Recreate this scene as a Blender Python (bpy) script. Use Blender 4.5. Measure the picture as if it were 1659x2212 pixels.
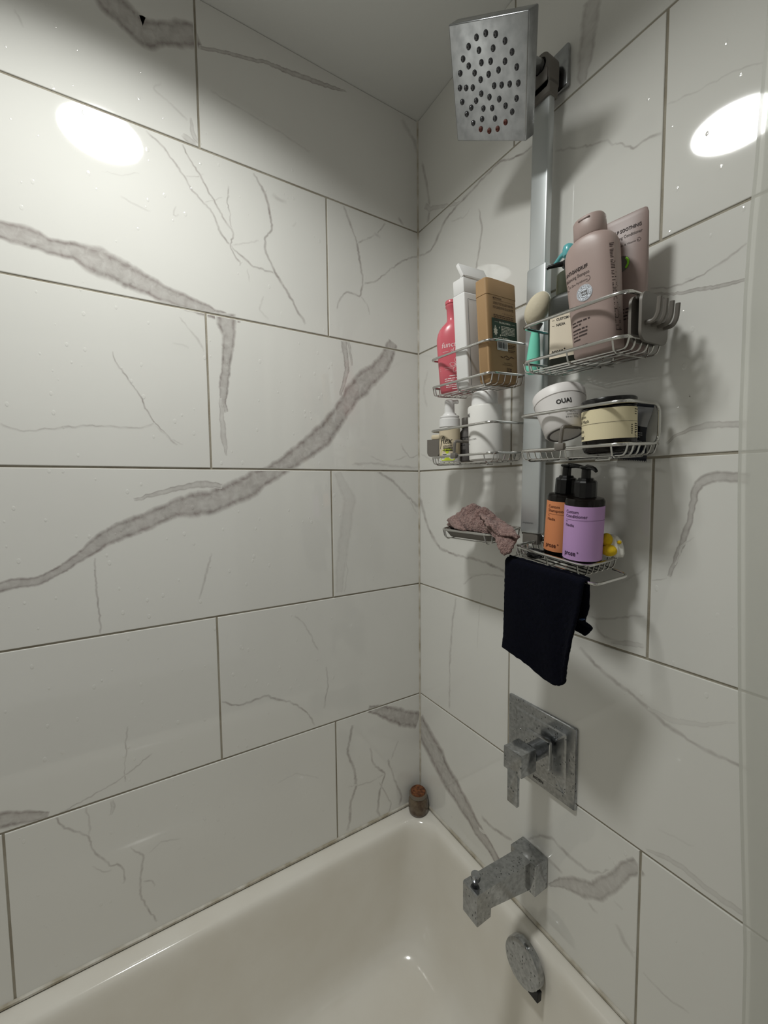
import bpy, bmesh, math, random
from mathutils import Vector, Matrix, Euler, noise
for o in list(bpy.data.objects): bpy.data.objects.remove(o, do_unlink=True)
SC = bpy.context.scene
COL = SC.collection
pi = math.pi
def srgb(r, g, b):
    return tuple(((c/255)/12.92 if c/255 <= .04045 else ((c/255+.055)/1.055)**2.4) for c in (r, g, b)) + (1.0,)

# ------------------------------------------------------------------ camera, world, light, exposure
cam_data = bpy.data.cameras.new('camera')
cam = bpy.data.objects.new('camera', cam_data); COL.objects.link(cam)
cam_data.sensor_fit = 'HORIZONTAL'; cam_data.sensor_width = 36.0
cam_data.lens = 882.08/1659*36.0
cam_data.clip_start = 0.01
cam.matrix_world = Matrix(((0.52156029, -0.04973342, 0.85176373, 0.89164944),
                           (0.85315778, 0.04190354, -0.51996721, -0.65634699),
                           (-0.00983217, 0.9978831, 0.06428567, 1.32424832), (0, 0, 0, 1)))
SC.camera = cam
world = bpy.data.worlds.new('world'); SC.world = world; world.use_nodes = True
world.node_tree.nodes['Background'].inputs[0].default_value = (1.0, .975, .935, 1)
world.node_tree.nodes['Background'].inputs[1].default_value = 0.24
SC.view_settings.view_transform = 'Standard'; SC.view_settings.look = 'None'
SC.view_settings.gamma = 1.0; SC.view_settings.use_curve_mapping = False
SC.view_settings.exposure = 0.0
LAMP_WATTS = 6.4            # round downlight over the tub: a disc lamp with a lens that narrows its beam
ld = bpy.data.lights.new('downlight', 'AREA'); ld.shape = 'DISK'; ld.size = .178; ld.energy = LAMP_WATTS; ld.color = (.985, 1.0, .965); ld.spread = math.radians(146)
lo = bpy.data.objects.new('downlight', ld); COL.objects.link(lo); lo.location = (.4245, -.689, 2.2265)

# ------------------------------------------------------------------ materials
MATS = {}
def mat(name, color, rough=.4, metal=0.0, ior=1.5, bump=None, var=None, alpha=1.0, trans=0.0, coat=0.0, emit=None, sss=0.0, spec=None, sheen=0.0):
    """procedural principled material. bump=(scale, strength, distance); var=(scale, other colour, amount); """
    if name in MATS: return MATS[name]
    m = bpy.data.materials.new(name); m.use_nodes = True; MATS[name] = m
    nt = m.node_tree; b = nt.nodes['Principled BSDF']
    b.inputs['Base Color'].default_value = color
    b.inputs['Roughness'].default_value = rough; b.inputs['Metallic'].default_value = metal
    b.inputs['IOR'].default_value = ior; b.inputs['Alpha'].default_value = alpha
    b.inputs['Transmission Weight'].default_value = trans; b.inputs['Coat Weight'].default_value = coat
    b.inputs['Sheen Weight'].default_value = sheen
    if sss: b.inputs['Subsurface Weight'].default_value = sss; b.inputs['Subsurface Radius'].default_value = (.01, .008, .006)
    if spec is not None: b.inputs['Specular IOR Level'].default_value = spec
    if emit: b.inputs['Emission Color'].default_value = emit[0]; b.inputs['Emission Strength'].default_value = emit[1]
    tc = nt.nodes.new('ShaderNodeTexCoord')
    if var:
        n = nt.nodes.new('ShaderNodeTexNoise'); n.inputs['Scale'].default_value = var[0]; n.inputs['Detail'].default_value = 5
        r = nt.nodes.new('ShaderNodeMapRange'); r.inputs['From Min'].default_value = .38; r.inputs['From Max'].default_value = .66
        r.inputs['To Max'].default_value = var[2]
        mx = nt.nodes.new('ShaderNodeMix'); mx.data_type = 'RGBA'
        mx.inputs[6].default_value = color; mx.inputs[7].default_value = var[1]
        nt.links.new(tc.outputs['Object'], n.inputs['Vector']); nt.links.new(n.outputs['Fac'], r.inputs['Value'])
        nt.links.new(r.outputs['Result'], mx.inputs[0]); nt.links.new(mx.outputs[2], b.inputs['Base Color'])
        if len(var) > 3:
            rr = nt.nodes.new('ShaderNodeMapRange'); rr.inputs['To Min'].default_value = rough; rr.inputs['To Max'].default_value = var[3]
            nt.links.new(r.outputs['Result'], rr.inputs['Value']); nt.links.new(rr.outputs['Result'], b.inputs['Roughness'])
    if bump:
        n2 = nt.nodes.new('ShaderNodeTexNoise'); n2.inputs['Scale'].default_value = bump[0]; n2.inputs['Detail'].default_value = 3
        bp = nt.nodes.new('ShaderNodeBump'); bp.inputs['Strength'].default_value = bump[1]; bp.inputs['Distance'].default_value = bump[2]
        nt.links.new(tc.outputs['Object'], n2.inputs['Vector']); nt.links.new(n2.outputs['Fac'], bp.inputs['Height']); nt.links.new(bp.outputs['Normal'], b.inputs['Normal'])
    return m

def wet_spots(m, scale, share, size, dist, strength=.8, drop_dark=None):
    """small water drops standing on a surface: raised relief, and optionally a dulled patch under each drop, painting its dark refracted look as colour"""
    nt = m.node_tree; b = nt.nodes['Principled BSDF']; N = nt.nodes.new; L = nt.links.new
    tc = N('ShaderNodeTexCoord'); mp = N('ShaderNodeMapping'); mp.inputs['Scale'].default_value = (1, 1, .62)
    v = N('ShaderNodeTexVoronoi'); v.inputs['Scale'].default_value = scale
    sp = N('ShaderNodeSeparateColor'); gt = N('ShaderNodeMath'); gt.operation = 'LESS_THAN'; gt.inputs[1].default_value = share
    rs = N('ShaderNodeMath'); rs.operation = 'MULTIPLY_ADD'; rs.inputs[1].default_value = size*.7; rs.inputs[2].default_value = size*.45
    sb = N('ShaderNodeMath'); sb.operation = 'SUBTRACT'
    mr = N('ShaderNodeMapRange'); mr.inputs['From Min'].default_value = 0; mr.inputs['From Max'].default_value = size*.5; mr.interpolation_type = 'SMOOTHSTEP'
    mk = N('ShaderNodeMath'); mk.operation = 'MULTIPLY'
    bp = N('ShaderNodeBump'); bp.inputs['Strength'].default_value = strength; bp.inputs['Distance'].default_value = dist
    L(tc.outputs['Object'], mp.inputs['Vector']); L(mp.outputs['Vector'], v.inputs['Vector']); L(v.outputs['Color'], sp.inputs[0])
    L(sp.outputs[0], gt.inputs[0]); L(sp.outputs[1], rs.inputs[0]); L(rs.outputs[0], sb.inputs[0]); L(v.outputs['Distance'], sb.inputs[1])
    L(sb.outputs[0], mr.inputs['Value']); L(mr.outputs['Result'], mk.inputs[0]); L(gt.outputs[0], mk.inputs[1]); L(mk.outputs[0], bp.inputs['Height'])
    if b.inputs['Normal'].links: L(b.inputs['Normal'].links[0].from_socket, bp.inputs['Normal'])
    L(bp.outputs['Normal'], b.inputs['Normal'])
    if drop_dark:  # the drop's dark look under light, mixed into the base colour
        mx = N('ShaderNodeMix'); mx.data_type = 'RGBA'; mx.inputs[7].default_value = drop_dark
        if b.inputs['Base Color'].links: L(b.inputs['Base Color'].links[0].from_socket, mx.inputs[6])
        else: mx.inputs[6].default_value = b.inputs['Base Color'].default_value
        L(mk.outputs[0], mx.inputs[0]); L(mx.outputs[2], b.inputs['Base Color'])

TILE_C = srgb(227, 226, 221); VEIN_C = srgb(150, 142, 138)
def tile_material():
    m = bpy.data.materials.new('glazed_marble_tile'); m.use_nodes = True; MATS['tile'] = m
    nt = m.node_tree; b = nt.nodes['Principled BSDF']; N = nt.nodes.new
    b.inputs['Roughness'].default_value = .045; b.inputs["IOR"].default_value = 1.62
    at = N('ShaderNodeAttribute'); at.attribute_name = 'vein'
    tc = N('ShaderNodeTexCoord')
    n1 = N('ShaderNodeTexNoise'); n1.inputs['Scale'].default_value = 75; n1.inputs['Detail'].default_value = 6; n1.inputs['Distortion'].default_value = .6
    r1 = N('ShaderNodeMapRange'); r1.inputs['From Min'].default_value = .3; r1.inputs['From Max'].default_value = .7; r1.inputs['To Min'].default_value = .62; r1.inputs['To Max'].default_value = 1.12
    mu = N('ShaderNodeMath'); mu.operation = 'MULTIPLY'; mu.use_clamp = True
    n2 = N('ShaderNodeTexNoise'); n2.inputs['Scale'].default_value = 3.2; n2.inputs['Detail'].default_value = 4
    r2 = N('ShaderNodeMapRange'); r2.inputs['From Min'].default_value = .45; r2.inputs['From Max'].default_value = .8; r2.inputs['To Max'].default_value = .16
    n3 = N('ShaderNodeTexNoise'); n3.inputs['Scale'].default_value = 22; n3.inputs['Detail'].default_value = 5
    base = N('ShaderNodeMix'); base.data_type = 'RGBA'; base.inputs[6].default_value = TILE_C; base.inputs[7].default_value = srgb(198, 194, 190)
    vc = N('ShaderNodeMix'); vc.data_type = 'RGBA'; vc.inputs[6].default_value = srgb(134, 129, 124); vc.inputs[7].default_value = srgb(168, 157, 154)
    fin = N('ShaderNodeMix'); fin.data_type = 'RGBA'
    L = nt.links.new
    for n in (n1, n2, n3): L(tc.outputs['Object'], n.inputs['Vector'])
    L(n1.outputs['Fac'], r1.inputs['Value']); L(r1.outputs['Result'], mu.inputs[0]); L(at.outputs['Fac'], mu.inputs[1])
    L(n2.outputs['Fac'], r2.inputs['Value']); L(r2.outputs['Result'], base.inputs[0])
    L(n3.outputs['Fac'], vc.inputs[0])
    L(mu.outputs[0], fin.inputs[0]); L(base.outputs[2], fin.inputs[6]); L(vc.outputs[2], fin.inputs[7])
    L(fin.outputs[2], b.inputs['Base Color'])
    wet_spots(m, 120, .035, .34, .0008, .35)
    return m
tile_material()
mat('grout', srgb(168, 162, 148), .85, bump=(300, .4, .002), var=(14, srgb(128, 118, 100), .7))
mat('paint', srgb(226, 226, 222), .7, bump=(220, .06, .002))
mat('ceiling_paint', srgb(226, 227, 224), .8, bump=(220, .06, .002))
mat('enamel', srgb(231, 227, 218), .12, bump=(5, .03, .004), var=(9, srgb(222, 216, 204), .5))
mat('floor_tile', srgb(150, 146, 140), .4)
mat('caulk', srgb(206, 202, 192), .5, var=(30, srgb(150, 138, 112), .8))
mat('chrome', srgb(172, 174, 177), .17, 1.0, var=(70, srgb(140, 142, 145), .6, .32), bump=(60, .08, .001))
mat('spotted_chrome', srgb(176, 178, 180), .13, 1.0, var=(150, srgb(132, 134, 136), .6, .30)); wet_spots(MATS['spotted_chrome'], 250, .26, .34, .0012, 1.0, srgb(92, 93, 94))  # grey spot colour paints in how dark the drops look on chrome
mat('steel_wire', srgb(206, 205, 202), .18, 1.0)
mat('aluminium', srgb(206, 210, 211), .42, .7, bump=(500, .03, .0005))
mat('grey_plastic', srgb(112, 107, 101), .45)
mat('dark_gap', srgb(20, 20, 22), .6)

# ------------------------------------------------------------------ mesh helpers
class MB:
    def __init__(s): s.v = []; s.f = []; s.w = []
    def add(s, vs, fs, w=None):
        b = len(s.v); s.v += [tuple(p) for p in vs]; s.f += [tuple(i+b for i in f) for f in fs]
        s.w += list(w) if w is not None else [0.0]*len(vs); return s
    def xf(s, M):
        s.v = [tuple(M @ Vector(p)) for p in s.v]; return s
    def merge(s, o): return s.add(o.v, o.f, o.w)
    def build(s, name, material, parent=None, smooth=40, attr=False):
        me = bpy.data.meshes.new(name); me.from_pydata(s.v, [], s.f); me.validate()
        me.materials.append(MATS[material] if isinstance(material, str) else material)
        if attr and len(me.vertices) == len(s.w):
            a = me.attributes.new('vein', 'FLOAT', 'POINT'); a.data.foreach_set('value', s.w)
        if smooth:
            me.polygons.foreach_set('use_smooth', [True]*len(me.polygons))
            bm = bmesh.new(); bm.from_mesh(me); th = math.radians(smooth)
            for e in bm.edges: e.smooth = len(e.link_faces) != 2 or e.calc_face_angle(0) < th
            bm.to_mesh(me); bm.free()
        o = bpy.data.objects.new(name, me); COL.objects.link(o)
        if parent is not None: attach(o, parent)
        return o
WLOC = {}
def attach(o, parent):
    o.parent = parent
    l = WLOC.get(parent.name, Vector((0, 0, 0)))
    o.matrix_parent_inverse = Matrix.Translation(-l)
def thing(name, loc, label, cat, group=None):
    o = bpy.data.objects.new(name, None); COL.objects.link(o); o.location = loc; o.empty_display_size = .02
    WLOC[o.name] = Vector(loc); o['label'] = label; o['category'] = cat
    if group: o['group'] = group
    return o
def tag(o, label, cat, group=None):
    o['label'] = label; o['category'] = cat
    if group: o['group'] = group
    return o
def struct(o): o['kind'] = 'structure'; return o

def fillet(pts, r, seg=5, closed=False):
    P = [Vector(p) for p in pts]; out = []; n = len(P)
    for i in range(n):
        if not closed and i in (0, n-1): out.append(P[i]); continue
        a, b, c = P[i-1], P[i], P[(i+1) % n]
        d1, d2 = (a-b), (c-b); l1, l2 = d1.length, d2.length; rr = min(r, l1*.49, l2*.49)
        d1.normalize(); d2.normalize(); p, q = b+d1*rr, b+d2*rr
        for k in range(seg+1):
            t = k/seg; out.append(p*(1-t)**2 + b*2*t*(1-t) + q*t*t)
    return out
def tube(mb, pts, r, n=8, closed=False, caps=True, sq=None):
    """sweep a round (or sq=(rx,rz) elliptical) section along pts; r may be a list"""
    P = [Vector(p) for p in pts]; m = len(P)
    T = []
    for i in range(m):
        a = P[i-1] if (i > 0 or closed) else P[i]; b = P[(i+1) % m] if (i < m-1 or closed) else P[i]
        t = b-a; T.append(t.normalized() if t.length > 1e-9 else (T[-1] if T else Vector((0, 0, 1))))
    ref = Vector((0, 0, 1)) if abs(T[0].z) < .9 else Vector((1, 0, 0))
    nrm = (ref - T[0]*ref.dot(T[0])).normalized(); vs = []
    for i in range(m):
        if i: nrm = nrm - T[i]*nrm.dot(T[i]); nrm = nrm.normalized() if nrm.length > 1e-6 else Vector((1, 0, 0))
        bi = T[i].cross(nrm); rr = r[i] if isinstance(r, (list, tuple)) else r
        for k in range(n):
            a = 2*pi*k/n; vs.append(P[i] + (nrm*math.cos(a) + bi*math.sin(a))*rr)
    fs = []
    for i in range(m if closed else m-1):
        j = (i+1) % m
        for k in range(n): fs.append((i*n+k, i*n+(k+1) % n, j*n+(k+1) % n, j*n+k))
    if caps and not closed: fs.append(tuple(reversed(range(n)))); fs.append(tuple(range((m-1)*n, m*n)))
    return mb.add(vs, fs)
def loft(mb, rings, capb=True, capt=True):
    n = len(rings[0]); vs = [p for r in rings for p in r]; fs = []
    for i in range(len(rings)-1):
        for k in range(n): fs.append((i*n+k, i*n+(k+1) % n, (i+1)*n+(k+1) % n, (i+1)*n+k))
    if capb: fs.append(tuple(reversed(range(n))))
    if capt: fs.append(tuple(range((len(rings)-1)*n, len(rings)*n)))
    return mb.add(vs, fs)
def sup(c, s, e):
    return math.copysign(abs(c)**(2/e), c), math.copysign(abs(s)**(2/e), s)
def ring(rx, ry, z, e=2.0, n=40, cx=0, cy=0):
    out = []
    for k in range(n):
        a = 2*pi*k/n; x, y = sup(math.cos(a), math.sin(a), e); out.append((cx+rx*x, cy+ry*y, z))
    return out
def lathe(mb, prof, n=36, capb=True, capt=True, cx=0, cy=0):
    return loft(mb, [ring(max(r, 1e-5), max(r, 1e-5), z, 2, n, cx, cy) for r, z in prof], capb, capt)
def rbox(mb, lo, hi, bev=.002, seg=2, M=None):
    bm = bmesh.new(); bmesh.ops.create_cube(bm, size=1)
    for v in bm.verts: v.co = Vector([lo[i]+(v.co[i]+.5)*(hi[i]-lo[i]) for i in range(3)])
    if bev: bmesh.ops.bevel(bm, geom=list(bm.edges), offset=bev, segments=seg, affect='EDGES', profile=.5)
    bm.verts.index_update()
    vs = [(M @ v.co if M else v.co.copy()) for v in bm.verts]; fs = [tuple(v.index for v in f.verts) for f in bm.faces]; bm.free()
    return mb.add(vs, fs)
def prism(mb, outline, y0, y1, M=None):
    """outline of (x, z) extruded along y"""
    n = len(outline); vs = [(x, y0, z) for x, z in outline] + [(x, y1, z) for x, z in outline]
    fs = [tuple(range(n)), tuple(reversed(range(n, 2*n)))] + [(i, i+n, (i+1) % n+n, (i+1) % n) for i in range(n)]
    if M: vs = [M @ Vector(v) for v in vs]
    return mb.add(vs, fs)

# lettering: glyph outlines from the built-in font, laid onto a surface by a mapping (u, v) -> point
TXT = {}
def text2d(s, size, shear=0.0, bold=0.0, width=None):
    key = (s, size, shear, bold, width)
    if key in TXT: return TXT[key]
    c = bpy.data.curves.new('t', 'FONT'); c.body = s; c.size = size; c.shear = shear; c.offset = bold; c.resolution_u = 2
    o = bpy.data.objects.new('t', c); me = bpy.data.meshes.new_from_object(o)
    vs = [(v.co.x, v.co.y) for v in me.vertices]; fs = [tuple(p.vertices) for p in me.polygons]
    if vs:
        x0 = min(v[0] for v in vs); x1 = max(v[0] for v in vs)
        k = width/(x1-x0) if width else 1.0
        vs = [((x-x0)*k, y) for x, y in vs]
    bpy.data.objects.remove(o); bpy.data.curves.remove(c); bpy.data.meshes.remove(me)
    TXT[key] = (vs, fs); return TXT[key]
class Decal:
    def __init__(s): s.v = []; s.f = []
    def raw(s, vs, fs):
        b = len(s.v); s.v += list(vs); s.f += [tuple(i+b for i in f) for f in fs]; return s
    def text(s, t, u, v, size, shear=0, bold=0, width=None, rot=0, flip=False):
        vs, fs = text2d(t, size, shear, bold, width); c, sn = math.cos(rot), math.sin(rot)
        return s.raw([(u+x*c-y*sn, v+x*sn+y*c) for x, y in vs], fs)
    def rect(s, u0, v0, u1, v1, nu=1, nv=1):
        vs = [(u0+(u1-u0)*i/nu, v0+(v1-v0)*j/nv) for j in range(nv+1) for i in range(nu+1)]
        return s.raw(vs, [(j*(nu+1)+i, j*(nu+1)+i+1, (j+1)*(nu+1)+i+1, (j+1)*(nu+1)+i) for j in range(nv) for i in range(nu)])
    def stroke(s, pts, w):
        P = [Vector(p) for p in pts]; vs = []; n = len(P)
        for i in range(n):
            t = (P[min(i+1, n-1)]-P[max(i-1, 0)]).normalized(); q = Vector((-t.y, t.x))*((w[i] if isinstance(w, (list, tuple)) else w)/2)
            vs += [tuple(P[i]+q), tuple(P[i]-q)]
        return s.raw(vs, [(2*i, 2*i+1, 2*i+3, 2*i+2) for i in range(n-1)])
    def greek(s, u, v, width, n, size, gap, seed=0, align=0):
        """rows of print too small to read: word-long dashes"""
        r = random.Random(seed)
        for k in range(n):
            x = u; end = u+width*(1 if k < n-1 else r.uniform(.4, .9))
            while x < end-.0004:
                w = min(size*r.uniform(1.2, 4.2), end-x); s.rect(x, v-k*gap, x+w, v-k*gap+size*.62, max(1, int(w/.004))); x += w+size*.5
        return s
    def ell(s, u, v, ru, rv, n=28, inner=0):
        o = [(u+ru*math.cos(2*pi*k/n), v+rv*math.sin(2*pi*k/n)) for k in range(n)]
        if inner:
            i_ = [(u+(ru-inner)*math.cos(2*pi*k/n), v+(rv-inner)*math.sin(2*pi*k/n)) for k in range(n)]
            return s.raw(o+i_, [(k, (k+1) % n, n+(k+1) % n, n+k) for k in range(n)])
        return s.raw(o+[(u, v)], [(k, (k+1) % n, n) for k in range(n)])
    def build(s, name, material, parent, fn):
        m = MB(); m.add([fn(u, v) for u, v in s.v], s.f); return m.build(name, material, parent, smooth=0)

# ------------------------------------------------------------------ structure: tiled alcove
VEINS_LEFT=[(1,1.0,[842,1735,257,820,1736,258,787,1734,348,758,1728,267,727,1729,307,698,1722,508,661,1711,454,626,1699,376,596,1690,326,557,1682,296,516,1673,227,454,1666,78]),
(1,0.95,[484,1676,390,481,1653,351,479,1628,233,483,1599,194,485,1572,176,492,1534,176,494,1496,109,487,1478,75]),
(1,0.6,[499,1505,45,497,1463,90,494,1421,118,491,1389,27]),
(1,1.0,[79,1687,251,96,1652,363,128,1611,434,167,1578,490,206,1533,402,237,1488,420,274,1443,471,320,1407,415,353,1382,387,385,1362,360,416,1346,354,446,1326,446,484,1309,457,520,1294,469,555,1290,460,588,1284,376,620,1271,348,651,1257,340,681,1243,317,710,1230,273,731,1212,187,752,1197,156,778,1179,140,803,1168,159,827,1169,172,850,1165,168,873,1160,165]),
(1,0.7,[501,1327,95,536,1331,149,570,1326,108,619,1314,87,657,1302,51]),
(1,0.8,[219,1667,149,214,1631,125,211,1599,109,221,1566,93,230,1538,58]),
(1,0.6,[206,1667,76,202,1644,63,198,1612,50]),
(1,1.0,[664,2176,451,657,2166,533,632,2150,447,608,2138,460,578,2154,367,543,2171,424,516,2183,389]),
(1,0.9,[514,2162,64,473,2176,68,419,2189,70,386,2200,75,342,2203,109,290,2212,110,235,2221,82,202,2228,31]),
(0,0.35,[497,2094,41,476,2089,41,441,2085,41,366,2075,44,294,2059,46]),
(0,0.35,[581,2067,25,597,2051,36,567,2037,40,540,2020,41]),
(1,0.5,[535,2027,34,533,2011,69,531,1995,98,518,1984,63]),
(1,0.5,[550,1991,81,542,1986,138,526,1983,39]),
(0,0.4,[49,2234,113,32,2217,113,14,2203,116,-4,2170,116]),
(0,0.7,[62,1996,75,45,1983,75]),
(0,0.75,[611,1972,34,589,1959,34,563,1933,34,539,1897,35,500,1864,36,487,1829,35,468,1811,37,429,1784,37,377,1780,36]),
(0,0.85,[552,1972,34,539,1949,35,524,1931,35,503,1896,36,477,1857,36,462,1837,33,471,1815,32,462,1793,36,450,1781,37]),
(0,1.0,[419,1970,50,408,1955,51,394,1934,49,387,1900,47,382,1871,41,399,1848,39,400,1820,48,377,1780,51,350,1744,52,334,1718,52,313,1687,53]),
(0,0.7,[469,1927,26,473,1897,27,467,1860,28,465,1836,28]),
(0,0.5,[566,1856,21,572,1842,23,569,1834,25,562,1843,21]),
(0,0.45,[380,1943,81,369,1935,76,350,1936,70]),
(0,0.4,[552,1915,24,524,1924,23,515,1933,21]),
(0,0.35,[517,1877,22,482,1901,23]),
(0,0.35,[467,1814,25,411,1838,26]),
(0,0.4,[437,1775,29,433,1749,29]),
(0,0.35,[405,1727,36,415,1696,40,396,1681,44]),
(0,0.35,[655,1844,27,634,1837,27,609,1833,27]),
(0,0.25,[681,1876,23,654,1879,22,625,1895,21]),
(0,0.3,[329,1901,43,338,1888,43]),
(0,0.8,[215,1976,53,199,1942,54,181,1904,53,165,1816,52,172,1779,42,192,1780,46,209,1783,39,226,1762,41,236,1737,43]),
(0,0.7,[178,1900,38,150,1920,39,125,1938,40,114,1952,42,100,1970,42]),
(0,0.75,[161,1811,36,131,1824,36,111,1841,36,52,1893,37,-2,1922,38]),
(0,0.5,[172,1779,40,152,1762,41,148,1741,40]),
(0,0.4,[133,1936,72,114,1933,73]),
(0,0.85,[679,1569,26,674,1549,27,662,1530,28,645,1503,28,628,1466,29,617,1446,30,599,1427,30,582,1406,31]),
(0,0.6,[836,1430,26,808,1420,27,772,1426,27,727,1435,28,680,1436,29,644,1435,29,617,1446,29]),
(0,0.4,[617,1441,26,591,1417,27,571,1407,27]),
(0,0.45,[568,1652,37,551,1631,38,533,1609,37,527,1593,36]),
(0,0.35,[582,1599,34,564,1602,36,554,1595,38]),
(0,0.55,[58,1433,42,41,1408,42,26,1396,37,0,1407,38]),
(0,0.45,[202,1377,56,151,1381,58,68,1373,60,5,1372,62]),
(0,0.4,[82,1387,36,38,1402,37]),
(0,0.3,[150,1398,36,110,1384,36]),
(0,0.8,[131,1361,61,82,1335,64,59,1311,66,39,1296,66,4,1266,68]),
(0,0.4,[32,1286,43,9,1248,43]),
(0,0.75,[721,1200,31,722,1154,31,720,1102,31,719,1059,31]),
(0,0.5,[526,1190,36,543,1130,36,553,1098,36]),
(1,0.22,[242,1357,168,210,1290,325,224,1212,300,238,1123,249,241,1066,174]),
(0,0.3,[231,1179,30,217,1120,31,227,1064,32]),
(0,0.6,[686,874,23,692,812,22,694,767,22]),
(0,0.6,[648,807,30,678,788,30,709,773,29,759,758,28,799,747,27]),
(1,0.95,[888,775,287,871,772,268,836,761,225,808,753,99]),
(0,0.8,[518,873,36,494,858,38,470,854,43,445,858,44,424,860,40,399,843,39,367,828,39,339,803,39,325,784,40,312,754,41]),
(0,0.45,[354,1029,35,334,1009,36,316,976,37,307,948,37,298,935,37]),
(0,0.55,[279,891,35,275,844,37,287,789,38]),
(0,0.5,[429,864,28,419,853,28]),
(0,0.7,[801,748,30,790,722,31,771,704,35,755,691,31,749,658,31,740,641,32,731,630,32,724,611,35,714,613,47,709,608,33,701,586,36,706,568,41]),
(0,0.6,[755,747,32,751,709,33,753,690,36]),
(1,0.35,[717,740,54,714,725,87,719,713,49]),
(0,0.7,[691,635,34,682,619,36,670,612,36,676,581,40,679,529,36,664,484,34,653,459,34]),
(0,0.5,[673,554,37,656,549,30,654,534,30]),
(0,0.4,[661,608,32,641,621,31,605,611,29]),
(0,0.4,[751,628,26,734,606,29,723,605,38]),
(0,0.9,[211,723,70,227,657,64,207,601,60,204,556,70,222,517,71,221,477,69,231,450,74]),
(0,0.8,[161,646,59,154,599,52,116,557,59,134,515,70,142,460,63,132,443,51]),
(0,0.7,[107,594,52,87,528,51,64,472,56,73,449,69]),
(0,0.4,[226,565,37,162,552,40,119,558,44]),
(0,0.6,[134,540,35,98,467,39,106,444,49]),
(0,0.4,[74,634,50,97,591,50]),
(1,1.0,[166,753,159,132,736,275,89,712,397,44,687,433,6,670,445]),
(0,0.2,[404,649,36,360,654,33,303,620,31]),
(0,0.4,[786,2079,29,776,2057,29])]
VEINS_RIGHT=[(1,1.0,[-10,663,641,15,644,722,66,609,739,123,571,611,175,545,499,223,515,356,264,501,266,301,477,225]),
(0,0.8,[237,554,79,266,553,72,300,559,62,328,567,58]),
(0,0.4,[230,520,47,252,526,46]),
(0,0.55,[148,1052,56,136,989,57,126,901,60,123,761,62]),
(0,0.25,[233,1082,34,225,1027,35,220,950,36]),
(0,0.9,[1,1291,99,39,1213,95,68,1179,86,90,1163,70,126,1157,61,163,1155,57,191,1155,56,247,1153,55,302,1141,53]),
(0,0.55,[173,1089,40,204,1114,37,240,1125,36,300,1131,34]),
(1,0.55,[472,2098,328,467,2076,311,463,2044,298,461,2019,276,455,1992,190,458,1978,65]),
(0,0.65,[406,1908,34,442,1888,33,467,1876,33,491,1865,32,504,1858,25,505,1850,26,520,1844,26,540,1821,28,554,1823,38,579,1818,34]),
(0,0.3,[584,1851,25,617,1841,26,647,1836,25,675,1828,20,690,1817,17]),
(0,0.75,[17,2141,69,34,2086,70,48,2022,80,43,1981,90]),
(1,0.45,[29,2028,135,52,2007,114,97,1989,79,154,1963,67,199,1966,41]),
(0,0.9,[3,1919,46,37,1909,47,52,1908,64,66,1914,79,84,1930,81,102,1947,76,122,1955,65,157,1961,58,192,1963,57,227,1970,55,280,1973,44,302,1961,33,329,1951,38,359,1949,42]),
(0,0.75,[219,1916,42,229,1870,47,221,1828,53,214,1799,55,208,1786,56]),
(0,0.35,[193,1931,50,179,1922,36,130,1937,31]),
(0,0.8,[570,1609,24,592,1600,25,615,1597,27,636,1601,27,656,1606,27,670,1612,26,680,1618,26]),
(1,0.8,[570,1601,30,598,1589,36,626,1583,48,657,1577,53,682,1574,34]),
(1,0.6,[598,1381,34,610,1391,40,627,1398,52,648,1401,99,663,1400,83,689,1396,90]),
(0,0.3,[614,1601,32,625,1600,32]),
(1,0.85,[694,1328,139,683,1328,139,660,1333,158,645,1328,144,635,1312,89,632,1281,66,627,1255,90,618,1224,68,607,1189,47]),
(0,0.5,[583,1177,20,605,1186,19]),
(0,0.5,[637,1249,18,621,1235,17,616,1207,17]),
(0,0.6,[486,1098,38,510,1098,35,540,1110,32,576,1122,31]),
(0,0.45,[498,1089,45,511,1069,45,541,1071,39,577,1074,37]),
(1,0.4,[526,1064,30,549,1070,89,576,1075,72]),
(0,0.75,[472,1038,70,504,1015,67,543,999,63,579,985,60,605,969,58,647,958,53,679,956,49,710,958,46]),
(1,0.22,[585,981,32,617,978,86,657,991,60,691,1012,22]),
(0,0.7,[367,601,44,400,633,45,423,646,65,446,641,76,479,638,68,501,642,50,521,658,37,535,675,34]),
(1,0.8,[418,545,41,447,575,170,480,597,307,510,615,271,537,654,235,559,695,208,579,722,228]),
(0,0.7,[411,599,71,430,594,66,447,595,59]),
(0,0.6,[499,584,65,506,577,62,515,581,44]),
(0,0.4,[542,627,45,557,625,44]),
(1,0.35,[589,755,30,611,763,78,636,768,86,664,761,85,691,761,94,715,760,60]),
(0,0.5,[547,590,70,564,570,70,579,560,71]),
(0,0.35,[591,551,45,618,546,40,654,555,34]),
(0,0.3,[307,1527,34,342,1546,33]),
(0,0.4,[281,1663,65,340,1669,61]),
(0,0.15,[604,801,32,652,809,30]),
(0,0.3,[542,1166,27,576,1197,26]),
(0,0.3,[10,1408,40,69,1381,36,172,1370,32]),
(0,0.3,[41,1618,80,21,1576,81,35,1526,73]),
(0,0.5,[625,1446,16,628,1438,17,624,1442,16])]

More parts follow.
